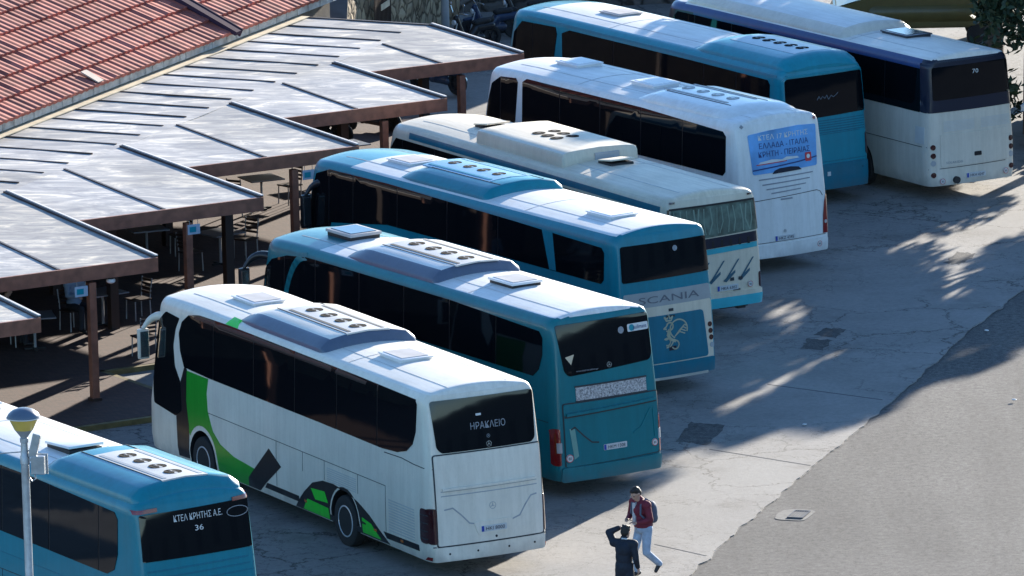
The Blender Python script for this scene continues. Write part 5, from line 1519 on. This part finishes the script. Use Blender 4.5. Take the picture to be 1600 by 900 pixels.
fl = thing('floodlight', 'grey floodlight clamped to the street lamp pole under the lantern', 'floodlight', (-8.43, 126.0, 0), R(-12))
bm = bmesh.new()
box(bm, (.24, .0, 4.86), (.24, .17, .32), bev=.012); box(bm, (.24, .09, 4.86), (.28, .02, .36))
obj('housing', bm, M['steel'], fl)
bm = bmesh.new(); vs_ = box(bm, (.19, -.02, 5.2), (.14, .10, .42), bev=.01)
bm.transform(Matrix.Translation((.19, 0, 5.2)) @ Matrix.Rotation(R(14), 4, 'Y') @ Matrix.Translation((-.19, 0, -5.2))); obj('ballast', bm, M['steel'], fl)
bm = bmesh.new(); beam(bm, (.0, 0, 4.98), (.2, 0, 4.94), .04, .04); beam(bm, (.0, 0, 5.12), (.2, 0, 5.12), .03, .03); tube(bm, [(.08, -.05, 4.64), (.14, -.08, 4.58), (.19, -.05, 4.62), (.17, 0, 4.70)], .014, 8); obj('bracket', bm, M['steel'], fl)
cb = thing('cable', 'thin grey cable running left from the street lamp pole', 'cable', (-8.43, 126.0, 0))
bm = bmesh.new(); tube(bm, [(-.07, 0, 5.08), (-.4, .1, 5.04), (-.9, .2, 4.94), (-1.8, .5, 4.9)], .012, 6); obj('wire', bm, M['grey_plastic'], cb)

# ------------------------------------------------------------------ people
def blob(parts, vox=.011, name='body', m=None, parent=None, smooth_it=6):
    """parts: ('cap', a, b, ra, rb) tapered capsules and ('ell', centre, radii, rot) ellipsoids, fused into ONE surface"""
    bm = bmesh.new()
    for p in parts:
        if p[0] == 'cap':
            _, a, b, ra, rb = p[:5]; a, b = Vector(a), Vector(b)
            fl = p[5] if len(p) > 5 else 1.0
            d = (b - a); L_ = max(d.length, 1e-4); d.normalize()
            q = d.to_track_quat('Z', 'Y').to_matrix().to_4x4()
            tmp = bmesh.new(); pr = []
            for k in range(5): t = math.pi / 2 * k / 4; pr.append((ra * math.sin(t), -ra * math.cos(t)))
            for k in range(5): t = math.pi / 2 * k / 4; pr.append((rb * math.cos(t), L_ + rb * math.sin(t)))
            lathe(tmp, pr, seg=14)
            for v in tmp.verts: v.co.y *= fl
            tmp.transform(Matrix.Translation(a) @ q)
        else:
            _, c_, r3 = p[:3]
            tmp = bmesh.new(); bmesh.ops.create_uvsphere(tmp, u_segments=18, v_segments=12, radius=1)
            mt = Matrix.Translation(c_) @ (p[3].to_4x4() if len(p) > 3 else Matrix()) @ Matrix.Diagonal((*r3, 1))
            tmp.transform(mt)
        bmesh.ops.recalc_face_normals(tmp, faces=tmp.faces[:])
        me = bpy.data.meshes.new('tmp'); tmp.to_mesh(me); tmp.free(); bm.from_mesh(me); bpy.data.meshes.remove(me)
    o = obj(name, bm, m, parent)
    md = o.modifiers.new('r', 'REMESH'); md.mode = 'VOXEL'; md.voxel_size = vox; md.use_smooth_shade = True
    if smooth_it:
        m2 = o.modifiers.new('s', 'SMOOTH'); m2.factor = .5; m2.iterations = smooth_it
    nm = evaluated(o); o.modifiers.clear(); old = o.data; o.data = nm; bpy.data.meshes.remove(old); nm.name = name
    for f in nm.polygons: f.use_smooth = True
    if not nm.materials: nm.materials.append(m)
    return o

def hand_parts(wrist, d, up, s=1.0, curl=.5):
    """palm, four unequal bent fingers and a thumb from the side of the palm"""
    d, up = Vector(d).normalized(), Vector(up).normalized(); side = d.cross(up).normalized(); up = side.cross(d).normalized()
    w = Vector(wrist); P = []
    for k in range(4):
        o = side * (k - 1.5) * .019 * s
        P.append(('cap', w + o * .7, w + d * .085 * s + o, .013 * s, .0115 * s))
        base = w + d * .088 * s + o; L_ = (.062, .072, .068, .052)[k] * s
        d1 = (d * math.cos(curl) - up * math.sin(curl)); d2 = (d * math.cos(curl * 2) - up * math.sin(curl * 2))
        m_ = base + d1 * L_ * .55; P.append(('cap', base, m_, .0095 * s, .009 * s)); P.append(('cap', m_, m_ + d2 * L_ * .5, .009 * s, .0075 * s))
    tb = w + d * .03 * s - side * .03 * s
    t1 = tb + (d * .6 - side * .75 - up * .2).normalized() * .045 * s
    P += [('cap', tb, t1, .013 * s, .011 * s), ('cap', t1, t1 + (d * .9 - side * .2 - up * .3).normalized() * .035 * s, .011 * s, .008 * s)]
    return P

def face_frame(yaw, pitch):
    f = Vector((math.cos(yaw) * math.cos(pitch), math.sin(yaw) * math.cos(pitch), math.sin(pitch)))
    r = Vector((math.sin(yaw), -math.cos(yaw), 0)); u = r.cross(f)
    return f, r, u

def head_parts(c_, yaw, pitch, s=1.0):
    f, r, u = face_frame(yaw, pitch); c_ = Vector(c_)
    rot = Matrix((f, -r, u)).transposed()
    P = [('ell', c_ + u * .02, (.098 * s, .076 * s, .105 * s), rot), ('ell', c_ + f * .022 - u * .05, (.07 * s, .058 * s, .075 * s), rot), ('ell', c_ + f * .072 - u * .098, (.026 * s, .03 * s, .02 * s), rot),
         ('cap', c_ + f * .096 + u * .005, c_ + f * .112 - u * .032, .010, .015), ('ell', c_ + f * .088 - u * .062, (.014, .026, .009), rot), ('ell', c_ + f * .085 + u * .028, (.02, .06, .012), rot)]
    for sg in (-1, 1): P.append(('ell', c_ + r * sg * .077 - u * .005 - f * .01, (.022, .010, .034), rot))
    return P

def add_face(c_, yaw, pitch, parent):
    f, r, u = face_frame(yaw, pitch); c_ = Vector(c_)
    bm = bmesh.new()
    for sg in (-1, 1):
        bmesh.ops.create_icosphere(bm, subdivisions=2, radius=.0115, matrix=Matrix.Translation(c_ + f * .087 + r * sg * .031 + u * .008))
    obj('eyes', bm, M['ink'], parent)
    bm = bmesh.new()
    tube(bm, [c_ + f * .098 - u * .063 + r * t for t in (-.022, 0, .022)], .0045, 6); obj('lips', bm, mat('lips', (.30, .11, .10), .5), parent)

def add_hair(c_, yaw, pitch, parent, m=None):
    f, r, u = face_frame(yaw, pitch); c_ = Vector(c_); rot = Matrix((f, -r, u)).transposed()
    P = [('ell', c_ - f * .018 + u * .052, (.098, .084, .090), rot), ('ell', c_ - f * .045 + u * .005, (.072, .080, .085), rot), ('ell', c_ + f * .05 + u * .098, (.048, .06, .032), rot)]
    rnd = random.Random(3)
    for k in range(14):
        a = rnd.uniform(0, 6.28); P.append(('ell', c_ + u * (.10 + rnd.uniform(-.02, .03)) + f * .06 * math.cos(a) + r * .06 * math.sin(a), (.024, .024, .02), rot))
    return blob(P, .009, 'hair', m or M['hair'], parent, 2)

# young man in a maroon jacket, walking towards the other man and looking down at his hands
px, py = 2.34, 136.85
man = thing('person', 'man in a maroon jacket and light jeans walking with his head bowed', 'person', (px, py, .024))
V = Vector
fw, rt = V((-.78, -.62, 0)), V((-.62, .78, 0))          # facing left and towards the camera; rt = his right
def P3(f, r, z): return fw * f + rt * r + V((0, 0, z))
hipL, hipR = P3(-.02, -.10, .90), P3(-.02, .10, .90)
kneeR, ankR = P3(.13, .10, .49), P3(.07, .11, .085)     # front leg
kneeL, ankL = P3(.02, -.11, .47), P3(-.30, -.10, .17)   # trailing leg, heel up
shL, shR = P3(.06, -.20, 1.40), P3(.06, .20, 1.40)
elL, elR = P3(.04, -.27, 1.12), P3(.08, .27, 1.13)
wrL, wrR = P3(.26, -.13, 1.08), P3(.29, .10, 1.12)
hd = P3(.15, 0, 1.60); yaw = math.atan2(fw.y, fw.x)
legs = [('cap', hipL, kneeL, .088, .06), ('cap', kneeL, ankL, .058, .04), ('cap', hipR, kneeR, .088, .06), ('cap', kneeR, ankR, .058, .04)]
tors = [('ell', P3(-.01, 0, .94), (.15, .15, .13)), ('ell', P3(.01, 0, 1.12), (.135, .135, .17)), ('ell', P3(.04, 0, 1.30), (.15, .15, .16)), ('cap', shL, shR, .07, .07)]
arms = [('cap', shL, elL, .052, .042), ('cap', elL, wrL, .04, .029), ('cap', shR, elR, .052, .042), ('cap', elR, wrR, .04, .029)]
bd = blob(legs + tors + arms + [('cap', P3(.05, 0, 1.42), hd - V((0, 0, .06)), .055, .052)] + head_parts(hd, yaw, R(-32)) + hand_parts(wrL, wrR - wrL + fw * .25, V((0, 0, 1))) + hand_parts(wrR, wrL - wrR + fw * .3 + V((0, 0, .1)), V((0, 0, 1))), .0095, 'body', M['skin'], man)
add_face(hd, yaw, R(-32), man); add_hair(hd, yaw, R(-32), man)
jk = [('ell', P3(-.01, 0, .99), (.185, .188, .12)), ('ell', P3(.01, 0, 1.12), (.158, .165, .17)), ('ell', P3(.035, 0, 1.28), (.165, .175, .17)), ('cap', shL, shR, .088, .088), ('cap', shL, elL, .074, .062), ('cap', elL, wrL - (wrL - elL) * .12, .06, .044), ('cap', shR, elR, .074, .062), ('cap', elR, wrR - (wrR - elR) * .12, .06, .044), ('cap', P3(.03, 0, 1.44), P3(.07, 0, 1.49), .075, .066)]
jo = blob(jk, .011, 'jacket', M['jacket_red'], man)
bm = bmesh.new(); beam(bm, P3(.175, .0, 1.44), P3(.168, .0, .92), .02, .03, up=fw); obj('zip', bm, M['grey_ink'], jo)
bm = bmesh.new(); beam(bm, P3(.195, .03, 1.42), P3(.185, .05, 1.0), .07, .03, up=fw); obj('shirt', bm, M['shirt_white'], man)
jn = [('cap', hipL + V((0, 0, .02)), kneeL, .104, .076), ('cap', kneeL, ankL + V((0, 0, .03)), .073, .062), ('cap', hipR + V((0, 0, .02)), kneeR, .104, .076), ('cap', kneeR, ankR + V((0, 0, .02)), .073, .064), ('ell', P3(-.015, 0, .93), (.178, .18, .14))]
blob(jn, .011, 'jeans', M['jeans'], man)
blob([('cap', ankR + fw * -.04 + V((0, 0, -.035)), ankR + fw * .15 + V((0, 0, -.05)), .045, .036)], .009, 'shoe', M['shoe'], man)
dt = (fw * .55 + V((0, 0, -.75))).normalized()
blob([('cap', ankL - dt * .02 + fw * .02, ankL + dt * .12 + fw * .02, .045, .036)], .009, 'shoe', M['shoe'], man)
bp = thing('backpack', 'dark grey backpack worn by the man in the maroon jacket', 'backpack', (px, py, .024))
blob([('ell', P3(-.20, -.03, 1.20), (.11, .13, .22)), ('ell', P3(-.25, -.03, 1.10), (.08, .11, .12)), ('ell', P3(-.17, -.05, 1.34), (.08, .11, .08))], .012, 'bag', M['grey_bag'], bp)
bm = bmesh.new()
for sg in (-1, 1): tube(bm, [P3(-.13, sg * .11, 1.40), P3(.02, sg * .13, 1.50), P3(.15, sg * .13, 1.40), P3(.17, sg * .14, 1.22), P3(.02, sg * .19, 1.06), P3(-.14, sg * .13, 1.05)], .019, 8)
obj('strap', bm, M['grey_bag'], bp, smooth=True)
ph = thing('phone', 'small dark phone in the hands of the man in the maroon jacket', 'phone', (px, py, .024))
bm = bmesh.new(); box(bm, (0, 0, 0), (.075, .15, .009), bev=.003)
bm.transform(Matrix.Translation((wrL + wrR) / 2 + fw * .075 + V((0, 0, .035))) @ Matrix.Rotation(yaw, 4, 'Z') @ Matrix.Rotation(R(-30), 4, 'Y')); obj('case', bm, M['black'], ph)

# man in a long dark coat seen from behind, one hand raised to his forehead
px, py = 1.93, 133.6
man2 = thing('person', 'man in a long dark coat raising his left hand to his head', 'person', (px, py, .024))
fw, rt = V((.45, .89, 0)), V((.89, -.45, 0))
hd = P3(.05, .02, 1.60); yaw = math.atan2(fw.y, fw.x) - .1
hipL, hipR = P3(0, -.09, .90), P3(0, .09, .90)
ankL, ankR = P3(-.05, -.10, .085), P3(.08, .11, .085)
kneeL, kneeR = P3(.03, -.10, .49), P3(.07, .10, .49)
shL, shR = P3(0, -.20, 1.40), P3(0, .20, 1.40)
elL, wrL = P3(.08, -.34, 1.56), P3(.13, -.13, 1.66)
elR, wrR = P3(-.02, .25, 1.13), P3(.12, .22, .93)
bd = blob([('cap', hipL, kneeL, .085, .06), ('cap', kneeL, ankL, .056, .04), ('cap', hipR, kneeR, .085, .06), ('cap', kneeR, ankR, .056, .04), ('ell', P3(0, 0, .95), (.14, .15, .13)), ('ell', P3(0, 0, 1.15), (.12, .14, .18)), ('ell', P3(0, 0, 1.30), (.13, .16, .15)), ('cap', shL, shR, .07, .07),
           ('cap', shL, elL, .052, .042), ('cap', elL, wrL, .04, .029), ('cap', shR, elR, .052, .042), ('cap', elR, wrR, .04, .029), ('cap', P3(.02, 0, 1.42), hd - V((0, 0, .06)), .055, .052)] + head_parts(hd, yaw, R(-10)) + hand_parts(wrL, rt * .9 + fw * .2, V((0, 0, 1)), curl=.25) + hand_parts(wrR, fw * .3 + V((0, 0, -1)), rt, curl=.4), .0095, 'body', M['skin'], man2)
add_face(hd, yaw, R(-10), man2); add_hair(hd, yaw, R(-10), man2)
ct = [('cap', P3(0, -.06, .42), P3(0, -.05, 1.0), .130, .125), ('cap', P3(0, .06, .42), P3(0, .05, 1.0), .130, .125), ('ell', P3(0, 0, .95), (.172, .172, .2)), ('ell', P3(0, 0, 1.15), (.162, .165, .22)), ('ell', P3(0, 0, 1.29), (.165, .188, .17)), ('cap', shL, shR, .088, .088), ('cap', shL, elL, .076, .066), ('cap', elL, wrL - (wrL - elL) * .15, .064, .05), ('cap', shR, elR, .074, .062), ('cap', elR, wrR - (wrR - elR) * .12, .06, .046), ('cap', P3(.0, 0, 1.44), P3(.01, 0, 1.49), .078, .07)]
blob(ct, .011, 'coat', M['jacket_black'], man2)
bm = bmesh.new(); tube(bm, [P3(-.055, -.02, 1.50), P3(-.03, .06, 1.49), P3(.03, .085, 1.46), P3(.08, .09, 1.40)], .018, 8); obj('collar', bm, M['shirt_white'], man2, smooth=True)
blob([('cap', hipL, kneeL, .096, .07), ('cap', kneeL, ankL, .068, .058), ('cap', hipR, kneeR, .096, .07), ('cap', kneeR, ankR, .068, .058)], .011, 'trousers', M['trouser_dark'], man2)
for a in (ankL, ankR): blob([('cap', a + fw * -.04 + V((0, 0, -.035)), a + fw * .15 + V((0, 0, -.05)), .045, .036)], .009, 'shoe', M['shoe'], man2)

# seated guest under the canopy
def seated(x, y, yw, label, shirt, z0=.14, name='person'):
    global fw, rt
    p = thing(name, label, 'person', (x, y, z0))
    fw, rt = V((math.cos(yw), math.sin(yw), 0)), V((math.sin(yw), -math.cos(yw), 0))
    hd = P3(.08, 0, 1.24); sL, sR = P3(.02, -.19, 1.02), P3(.02, .19, 1.02)
    eL, eR, wL, wR = P3(.12, -.25, .80), P3(.12, .25, .80), P3(.36, -.16, .80), P3(.36, .16, .80)
    B = [('ell', P3(0, 0, .58), (.16, .17, .13)), ('ell', P3(0, 0, .80), (.13, .14, .2)), ('cap', sL, sR, .07, .07), ('cap', P3(.03, 0, 1.04), hd - V((0, 0, .05)), .055, .05)]
    lg, sl = [], []
    for sg, s_, e, w in ((-1, sL, eL, wL), (1, sR, eR, wR)):
        lg += [('cap', P3(0, sg * .1, .53), P3(.42, sg * .12, .52), .085, .062), ('cap', P3(.42, sg * .12, .52), P3(.40, sg * .12, .09), .06, .042)]
        sl += [('cap', s_, e, .052, .042), ('cap', e, w, .04, .03)]
    blob(B + lg + sl + head_parts(hd, yw, R(-15)) + hand_parts(wL, fw, V((0, 0, 1))) + hand_parts(wR, fw, V((0, 0, 1))), .012, 'body', M['skin'], p)
    add_face(hd, yw, R(-15), p); add_hair(hd, yw, R(-15), p)
    blob([('ell', P3(0, 0, .62), (.17, .18, .12)), ('ell', P3(0, 0, .82), (.16, .17, .2)), ('cap', sL, sR, .085, .085)] + [('cap', a, b, .07, .06) for a, b in ((sL, eL), (sR, eR))] + [('cap', a, a + (b - a) * .85, .058, .046) for a, b in ((eL, wL), (eR, wR))], .013, 'shirt', shirt, p)
    blob([(q[0], q[1], q[2], q[3] + .014, q[4] + .014) for q in lg], .013, 'trousers', M['trouser_dark'], p)
    for sg in (-1, 1): blob([('cap', P3(.38, sg * .12, .05), P3(.54, sg * .12, .042), .045, .036)], .011, 'shoe', M['shoe'], p)
    return p
seated(-9.55, 160.6, R(-50), 'seated person in a pale blue shirt at a table under the canopy', M['shirt_blue'])
seated(-10.95, 158.9, R(20), 'seated person in a white shirt half hidden under the near canopy edge', M['shirt_white'])

# ------------------------------------------------------------------ tables and chairs on the terrace
def make_table(label, x, y, rz):
    t = thing('cafe_table', label, 'table', (x, y, .14), rz, 'café tables under the canopy')
    bm = bmesh.new(); box(bm, (0, 0, .735), (.86, .86, .03), bev=.008); obj('table_top', bm, M['table_top'], t)
    bm = bmesh.new(); lathe(bm, [(.035, .03), (.03, .1), (.03, .72)], seg=12); obj('pedestal', bm, M['grey_plastic'], t, smooth=True)
    bm = bmesh.new(); box(bm, (0, 0, .02), (.46, .07, .04)); box(bm, (0, 0, .0205), (.07, .46, .039)); obj('base', bm, M['dark_plastic'], t)
    return t
def make_chair(label, x, y, rz):
    t = thing('cafe_chair', label, 'chair', (x, y, .14), rz, 'chairs around the café tables')
    bm = bmesh.new(); box(bm, (0, 0, .45), (.44, .44, .035), bev=.012); obj('seat', bm, M['brown_metal'], t)
    bm = bmesh.new()
    for k in range(4): box(bm, (-.21 - k * .012, 0, .58 + k * .09), (.022, .40, .055), bev=.006)
    obj('backrest', bm, M['brown_metal'], t)
    for sx in (-1, 1):
        for sy in (-1, 1):
            bm = bmesh.new(); tube(bm, [(sx * .2, sy * .19, .0), (sx * .19, sy * .18, .44)] + ([(-.25, sy * .19, .9)] if sx < 0 else []), .015, 8); obj('leg', bm, M['steel'], t, smooth=True)
    return t
tb0 = make_table('pale square table under the second canopy bay beside the brown post', -8.30, 168.3, R(20))
ch0 = make_chair('dark slatted chair tucked at the table deep under the second bay', -9.0, 167.6, R(45))
def put(o, x, y, rz, label):
    c_ = copy_tree(o); c_.location = (x, y, .14); c_.rotation_euler = (0, 0, rz); c_['label'] = label
    return c_
for (x, y, rz, lab) in ((-8.95, 161.0, R(35), 'pale square table behind the near brown post where a guest sits'), (-5.85, 174.3, R(25), 'pale square table under the third canopy bay behind its post'), (-10.3, 158.6, R(10), 'table half hidden below the near canopy edge at the far left'), (-6.6, 167.6, R(40), 'table standing in the dappled light between the second and third posts'), (-3.9, 178.6, R(30), 'table far back under the fourth canopy bay')):
    put(tb0, x, y, rz, lab)
for (x, y, rz, lab) in ((-9.6, 160.55, R(-50), 'dark chair carrying the guest in the pale blue shirt'), (-10.98, 158.9, R(20), 'dark chair carrying the guest in the white shirt'), (-8.2, 161.6, R(215), 'empty dark chair facing the guest in the pale blue shirt'), (-7.55, 168.9, R(200), 'dark chair right of the table deep under the second bay'), (-6.35, 173.6, R(60), 'dark chair left of the table under the third bay'), (-5.2, 174.9, R(220), 'dark chair right of the table under the third bay'), (-6.05, 168.3, R(230), 'dark chair right of the table in the dappled light'), (-7.25, 166.9, R(40), 'dark chair left of the table in the dappled light'), (-7.9, 157.5, R(120), 'dark chair standing alone in the sunlit patch of the terrace')):
    put(ch0, x, y, rz, lab)
# small notices hung from the fascias, one per bay
for k, t, lab in ((1, .42, 'small pale blue notice hanging under the first full fascia by its post'), (2, .40, 'small pale blue notice hanging left of the second post'), (3, .30, 'small blue notice hanging right of the third post')):
    p = Vector(RC[k]) + FDIR * (4.2 * t) + Vector((.5, -.866)) * .02
    n_ = thing('hanging_notice', lab, 'sign', (p.x, p.y, 0), R(30))
    bm = bmesh.new(); box(bm, (0, 0, 2.50), (.30, .02, .22), bev=.006); obj('board', bm, mat('pale_blue_board', (.40, .48, .58), .5), n_)
    bm = bmesh.new(); box(bm, (-.03, -.013, 2.50), (.16, .006, .12)); obj('symbol', bm, M['sky_blue'], n_)
    bm = bmesh.new(); tube(bm, [(-.1, 0, 2.60), (-.1, 0, 2.73)], .006, 6); tube(bm, [(.1, 0, 2.60), (.1, 0, 2.73)], .006, 6); obj('hook', bm, M['steel'], n_)
for k, t, lab in ((1, .24, 'white bulkhead lamp under the first full fascia right of its post'),):
    p = Vector(RC[k]) + FDIR * (4.2 * t) + Vector((-.5, .866)) * .1
    l_ = thing('bulkhead_lamp', lab, 'lamp', (p.x, p.y, 2.62), R(30))
    bm = bmesh.new(); bmesh.ops.create_uvsphere(bm, u_segments=16, v_segments=10, radius=.10)
    for v in bm.verts: v.co.z *= .6
    obj('globe', bm, M['white_hatch'], l_, smooth=True)
    bm = bmesh.new(); lathe(bm, [(.07, .04), (.07, .09), (0, .09)], seg=14); obj('base', bm, M['dark_plastic'], l_)

# ------------------------------------------------------------------ motorbikes
def make_bike(label, x, y, rz, paint_):
    t = thing('motorbike', label, 'motorbike', (x, y, .022), rz, 'motorbikes parked by the stone walls')
    for xx, nm in ((-.62, 0), (.66, 1)):
        w = bpy.data.objects.new('wheel', None); COL.objects.link(w); w.parent = t; w.location = (xx, 0, .31); w.empty_display_size = .2
        bm = bmesh.new(); lathe(bm, [(.22, -.045), (.29, -.05), (.31, 0), (.29, .05), (.22, .045), (.22, -.045)], seg=28, axis='Y'); obj('tyre', bm, M['rubber'], w, smooth=True)
        bm = bmesh.new(); lathe(bm, [(.225, -.03), (.195, -.03), (.195, .03), (.225, .03), (.225, -.03)], seg=28, axis='Y'); lathe(bm, [(.05, -.06), (.05, .06)], seg=12, axis='Y')
        for k in range(6): a = k * math.pi / 3; tube(bm, [(.04 * math.cos(a), 0, .04 * math.sin(a)), (.21 * math.cos(a), 0, .21 * math.sin(a))], .012, 6)
        obj('rim', bm, M['dark_plastic'], w, smooth=True)
    blob([('cap', (-.62, 0, .62), (-.15, 0, .60), .12, .13), ('cap', (-.15, 0, .58), (.08, 0, .36), .13, .10), ('cap', (.08, 0, .36), (-.30, 0, .34), .09, .11), ('cap', (.36, 0, .50), (.50, 0, .92), .12, .09), ('cap', (.2, 0, .36), (.40, 0, .55), .10, .12), ('cap', (.54, 0, .62), (.80, 0, .60), .07, .05)], .02, 'fairing', paint_, t, 4)
    blob([('cap', (-.66, 0, .78), (-.22, 0, .76), .07, .085), ('cap', (-.50, .06, .77), (-.1, .05, .74), .06, .07), ('cap', (-.50, -.06, .77), (-.1, -.05, .74), .06, .07)], .02, 'seat', M['rubber'], t, 3)
    bm = bmesh.new()
    tube(bm, [(.66, .07, .31), (.52, .07, .80)], .022, 8); tube(bm, [(.66, -.07, .31), (.52, -.07, .80)], .022, 8); tube(bm, [(.52, 0, .80), (.46, 0, 1.02)], .03, 8)
    obj('fork', bm, M['steel'], t, smooth=True)
    bm = bmesh.new(); tube(bm, [(.36, .36, 1.03), (.44, .2, 1.06), (.46, 0, 1.02), (.44, -.2, 1.06), (.36, -.36, 1.03)], .018, 8); obj('handlebar', bm, M['chrome'], t, smooth=True)
    for sg in (-1, 1):
        bm = bmesh.new(); tube(bm, [(.43, sg * .24, 1.06), (.46, sg * .30, 1.26)], .008, 6); bmesh.ops.create_uvsphere(bm, u_segments=12, v_segments=8, radius=.06, matrix=Matrix.Translation((.46, sg * .31, 1.29)) @ Matrix.Diagonal((.4, 1, .8, 1))); obj('mirror', bm, M['chrome'], t, smooth=True)
    bm = bmesh.new(); lathe(bm, [(0, .60), (.07, .60), (.08, .56), (.04, .50)], (0, 0, .82), 16, 'X'); obj('headlight', bm, M['white_hatch'], t, smooth=True)
    bm = bmesh.new(); tube(bm, [(-.05, -.16, .28), (-.4, -.18, .30), (-.75, -.19, .40)], [.03, .05, .055], 10); obj('exhaust', bm, M['chrome'], t, smooth=True)
    return t
b0 = make_bike('blue scooter parked against the far wall beside the light blue coach', -.35, 198.6, R(200), M['scooter_blue'])
def put_bike(x, y, rz, label, paint_=None):
    c_ = copy_tree(b0); c_.location = (x, y, .022); c_.rotation_euler = (0, 0, rz); c_['label'] = label
    if paint_:
        for ch in c_.children:
            if ch.name.startswith('fairing'): ch.data = ch.data.copy(); ch.data.materials[0] = paint_
    return c_
put_bike(-.9, 196.9, R(215), 'dark motorbike with a white handlebar in front of the blue scooter', M['black'])
put_bike(.55, 199.8, R(190), 'black motorbike parked furthest right along the far wall', M['black'])
put_bike(-3.45, 184.6, R(150), 'navy motorbike seen under the fourth fascia left of its post', M['navy'])
put_bike(-1.75, 190.4, R(140), 'navy scooter seen under the last fascia left of its post', M['scooter_blue'])
put_bike(-4.7, 183.2, R(160), 'black motorbike further left under the fourth fascia', M['black'])

# ------------------------------------------------------------------ far right: van, sign post and low white wall
vn = thing('delivery_van', 'yellow ochre van with a white lettered roof band behind the white 70 coach', 'van', (11.0, 196.5, .0), R(178))
blob([('cap', (-1.9, -.72, .95), (1.2, -.72, .95), .33, .33), ('cap', (-1.9, .72, .95), (1.2, .72, .95), .33, .33)], .06, 'lower_body', M['yellow_van'], vn, 1)
bm = bmesh.new()
pr = [(-2.25, .55), (2.3, .55), (2.42, .9), (2.3, 1.15), (1.55, 1.3), (1.0, 2.15), (.8, 2.25), (-2.1, 2.25), (-2.25, 2.1)]
for y0, y1 in ((-.95, .95),):
    a = [bm.verts.new((x, y0, z)) for x, z in pr]; b = [bm.verts.new((x, y1, z)) for x, z in pr]
    bm.faces.new(a); bm.faces.new(b[::-1])
    for i in range(len(pr)): bm.faces.new((a[i], b[i], b[(i + 1) % len(pr)], a[(i + 1) % len(pr)]))
bmesh.ops.bevel(bm, geom=bm.edges[:], offset=.06, segments=2, affect='EDGES')
obj('body', bm, M['yellow_van'], vn, smooth=True)
bm = bmesh.new(); box(bm, (-.6, 0, 2.36), (3.2, 1.98, .24), bev=.03); rb = obj('roof_band', bm, M['white_hatch'], vn)
for sgn in (1,):
    tx = text_bm('Max', 0, 0, .16, lambda u, v, o: Vector((-1.85 - u, .992 + o, 2.28 + v)), .004, width=.5); obj('lettering', tx, M['red_ink'], rb)
for xx in (-1.5, 1.5):
    for sg in (-1, 1):
        w = bpy.data.objects.new('wheel', None); COL.objects.link(w); w.parent = vn; w.location = (xx, sg * .86, .33)
        bm = bmesh.new(); lathe(bm, [(.2, -.1), (.31, -.1), (.33, -.05), (.33, .05), (.31, .1), (.2, .1)], seg=24, axis='Y'); obj('tyre', bm, M['rubber'], w, smooth=True)
        bm = bmesh.new(); lathe(bm, [(0, -.08), (.2, -.08), (.2, .08), (0, .09)], seg=20, axis='Y'); obj('rim', bm, M['steel'], w, smooth=True)
for sg in (-1, 1):
    bm = bmesh.new(); box(bm, (.85, sg * .955, 1.65), (.75, .02, .6), bev=.01); obj('side_window', bm, M['glass'], vn)
sp = thing('sign_post', 'grey post with a pale blue box sign beside the drooping tree', 'sign', (12.35, 196.0, 0), 0)
bm = bmesh.new(); lathe(bm, [(.12, 0), (.09, .2), (.08, 3.1)], seg=14); obj('post', bm, M['steel'], sp, smooth=True)
bm = bmesh.new(); box(bm, (0, 0, 3.25), (.55, .3, .42), bev=.03); obj('box', bm, M['grey_plastic'], sp)
bm = bmesh.new(); box(bm, (0, -.16, 3.28), (.44, .02, .22), bev=.01); obj('face', bm, mat('pale_cyan_face', (.35, .55, .65), .4), sp)
lw = wall_thing('low_wall', (12.75, 180.2), (14.6, 187.8), 1.0, .35, M['plaster'], 'low pale wall past the right rear corner of the white 70 coach', cap=M['white_hatch'])
bm = bmesh.new(); beam(bm, (12.55, 177.4, .16), (15.2, 188.0, .16), .22, .16); tag(obj('kerb', bm, M['kerb_yellow']), kind='structure')

# ------------------------------------------------------------------ across the street, outside the right edge of the frame: unseen dark block added for the rear windows to mirror
hb = thing('mirror_block', 'long low harbour building across the street from the coaches', 'building', (62, 20, 0), R(80))
bm = bmesh.new(); box(bm, (75, 0, 3.6), (150, 9, 7.2)); obj('wall', bm, M['dark_wall'], hb)
bm = bmesh.new(); box(bm, (75, 0, 7.35), (151, 10, .3)); obj('roof', bm, M['gutter'], hb)
for k in range(24):
    bm = bmesh.new(); box(bm, (4 + k * 6.2, 4.52, 2.4), (2.2, .1, 3.0)); obj('window', bm, M['dark_plastic'], hb)
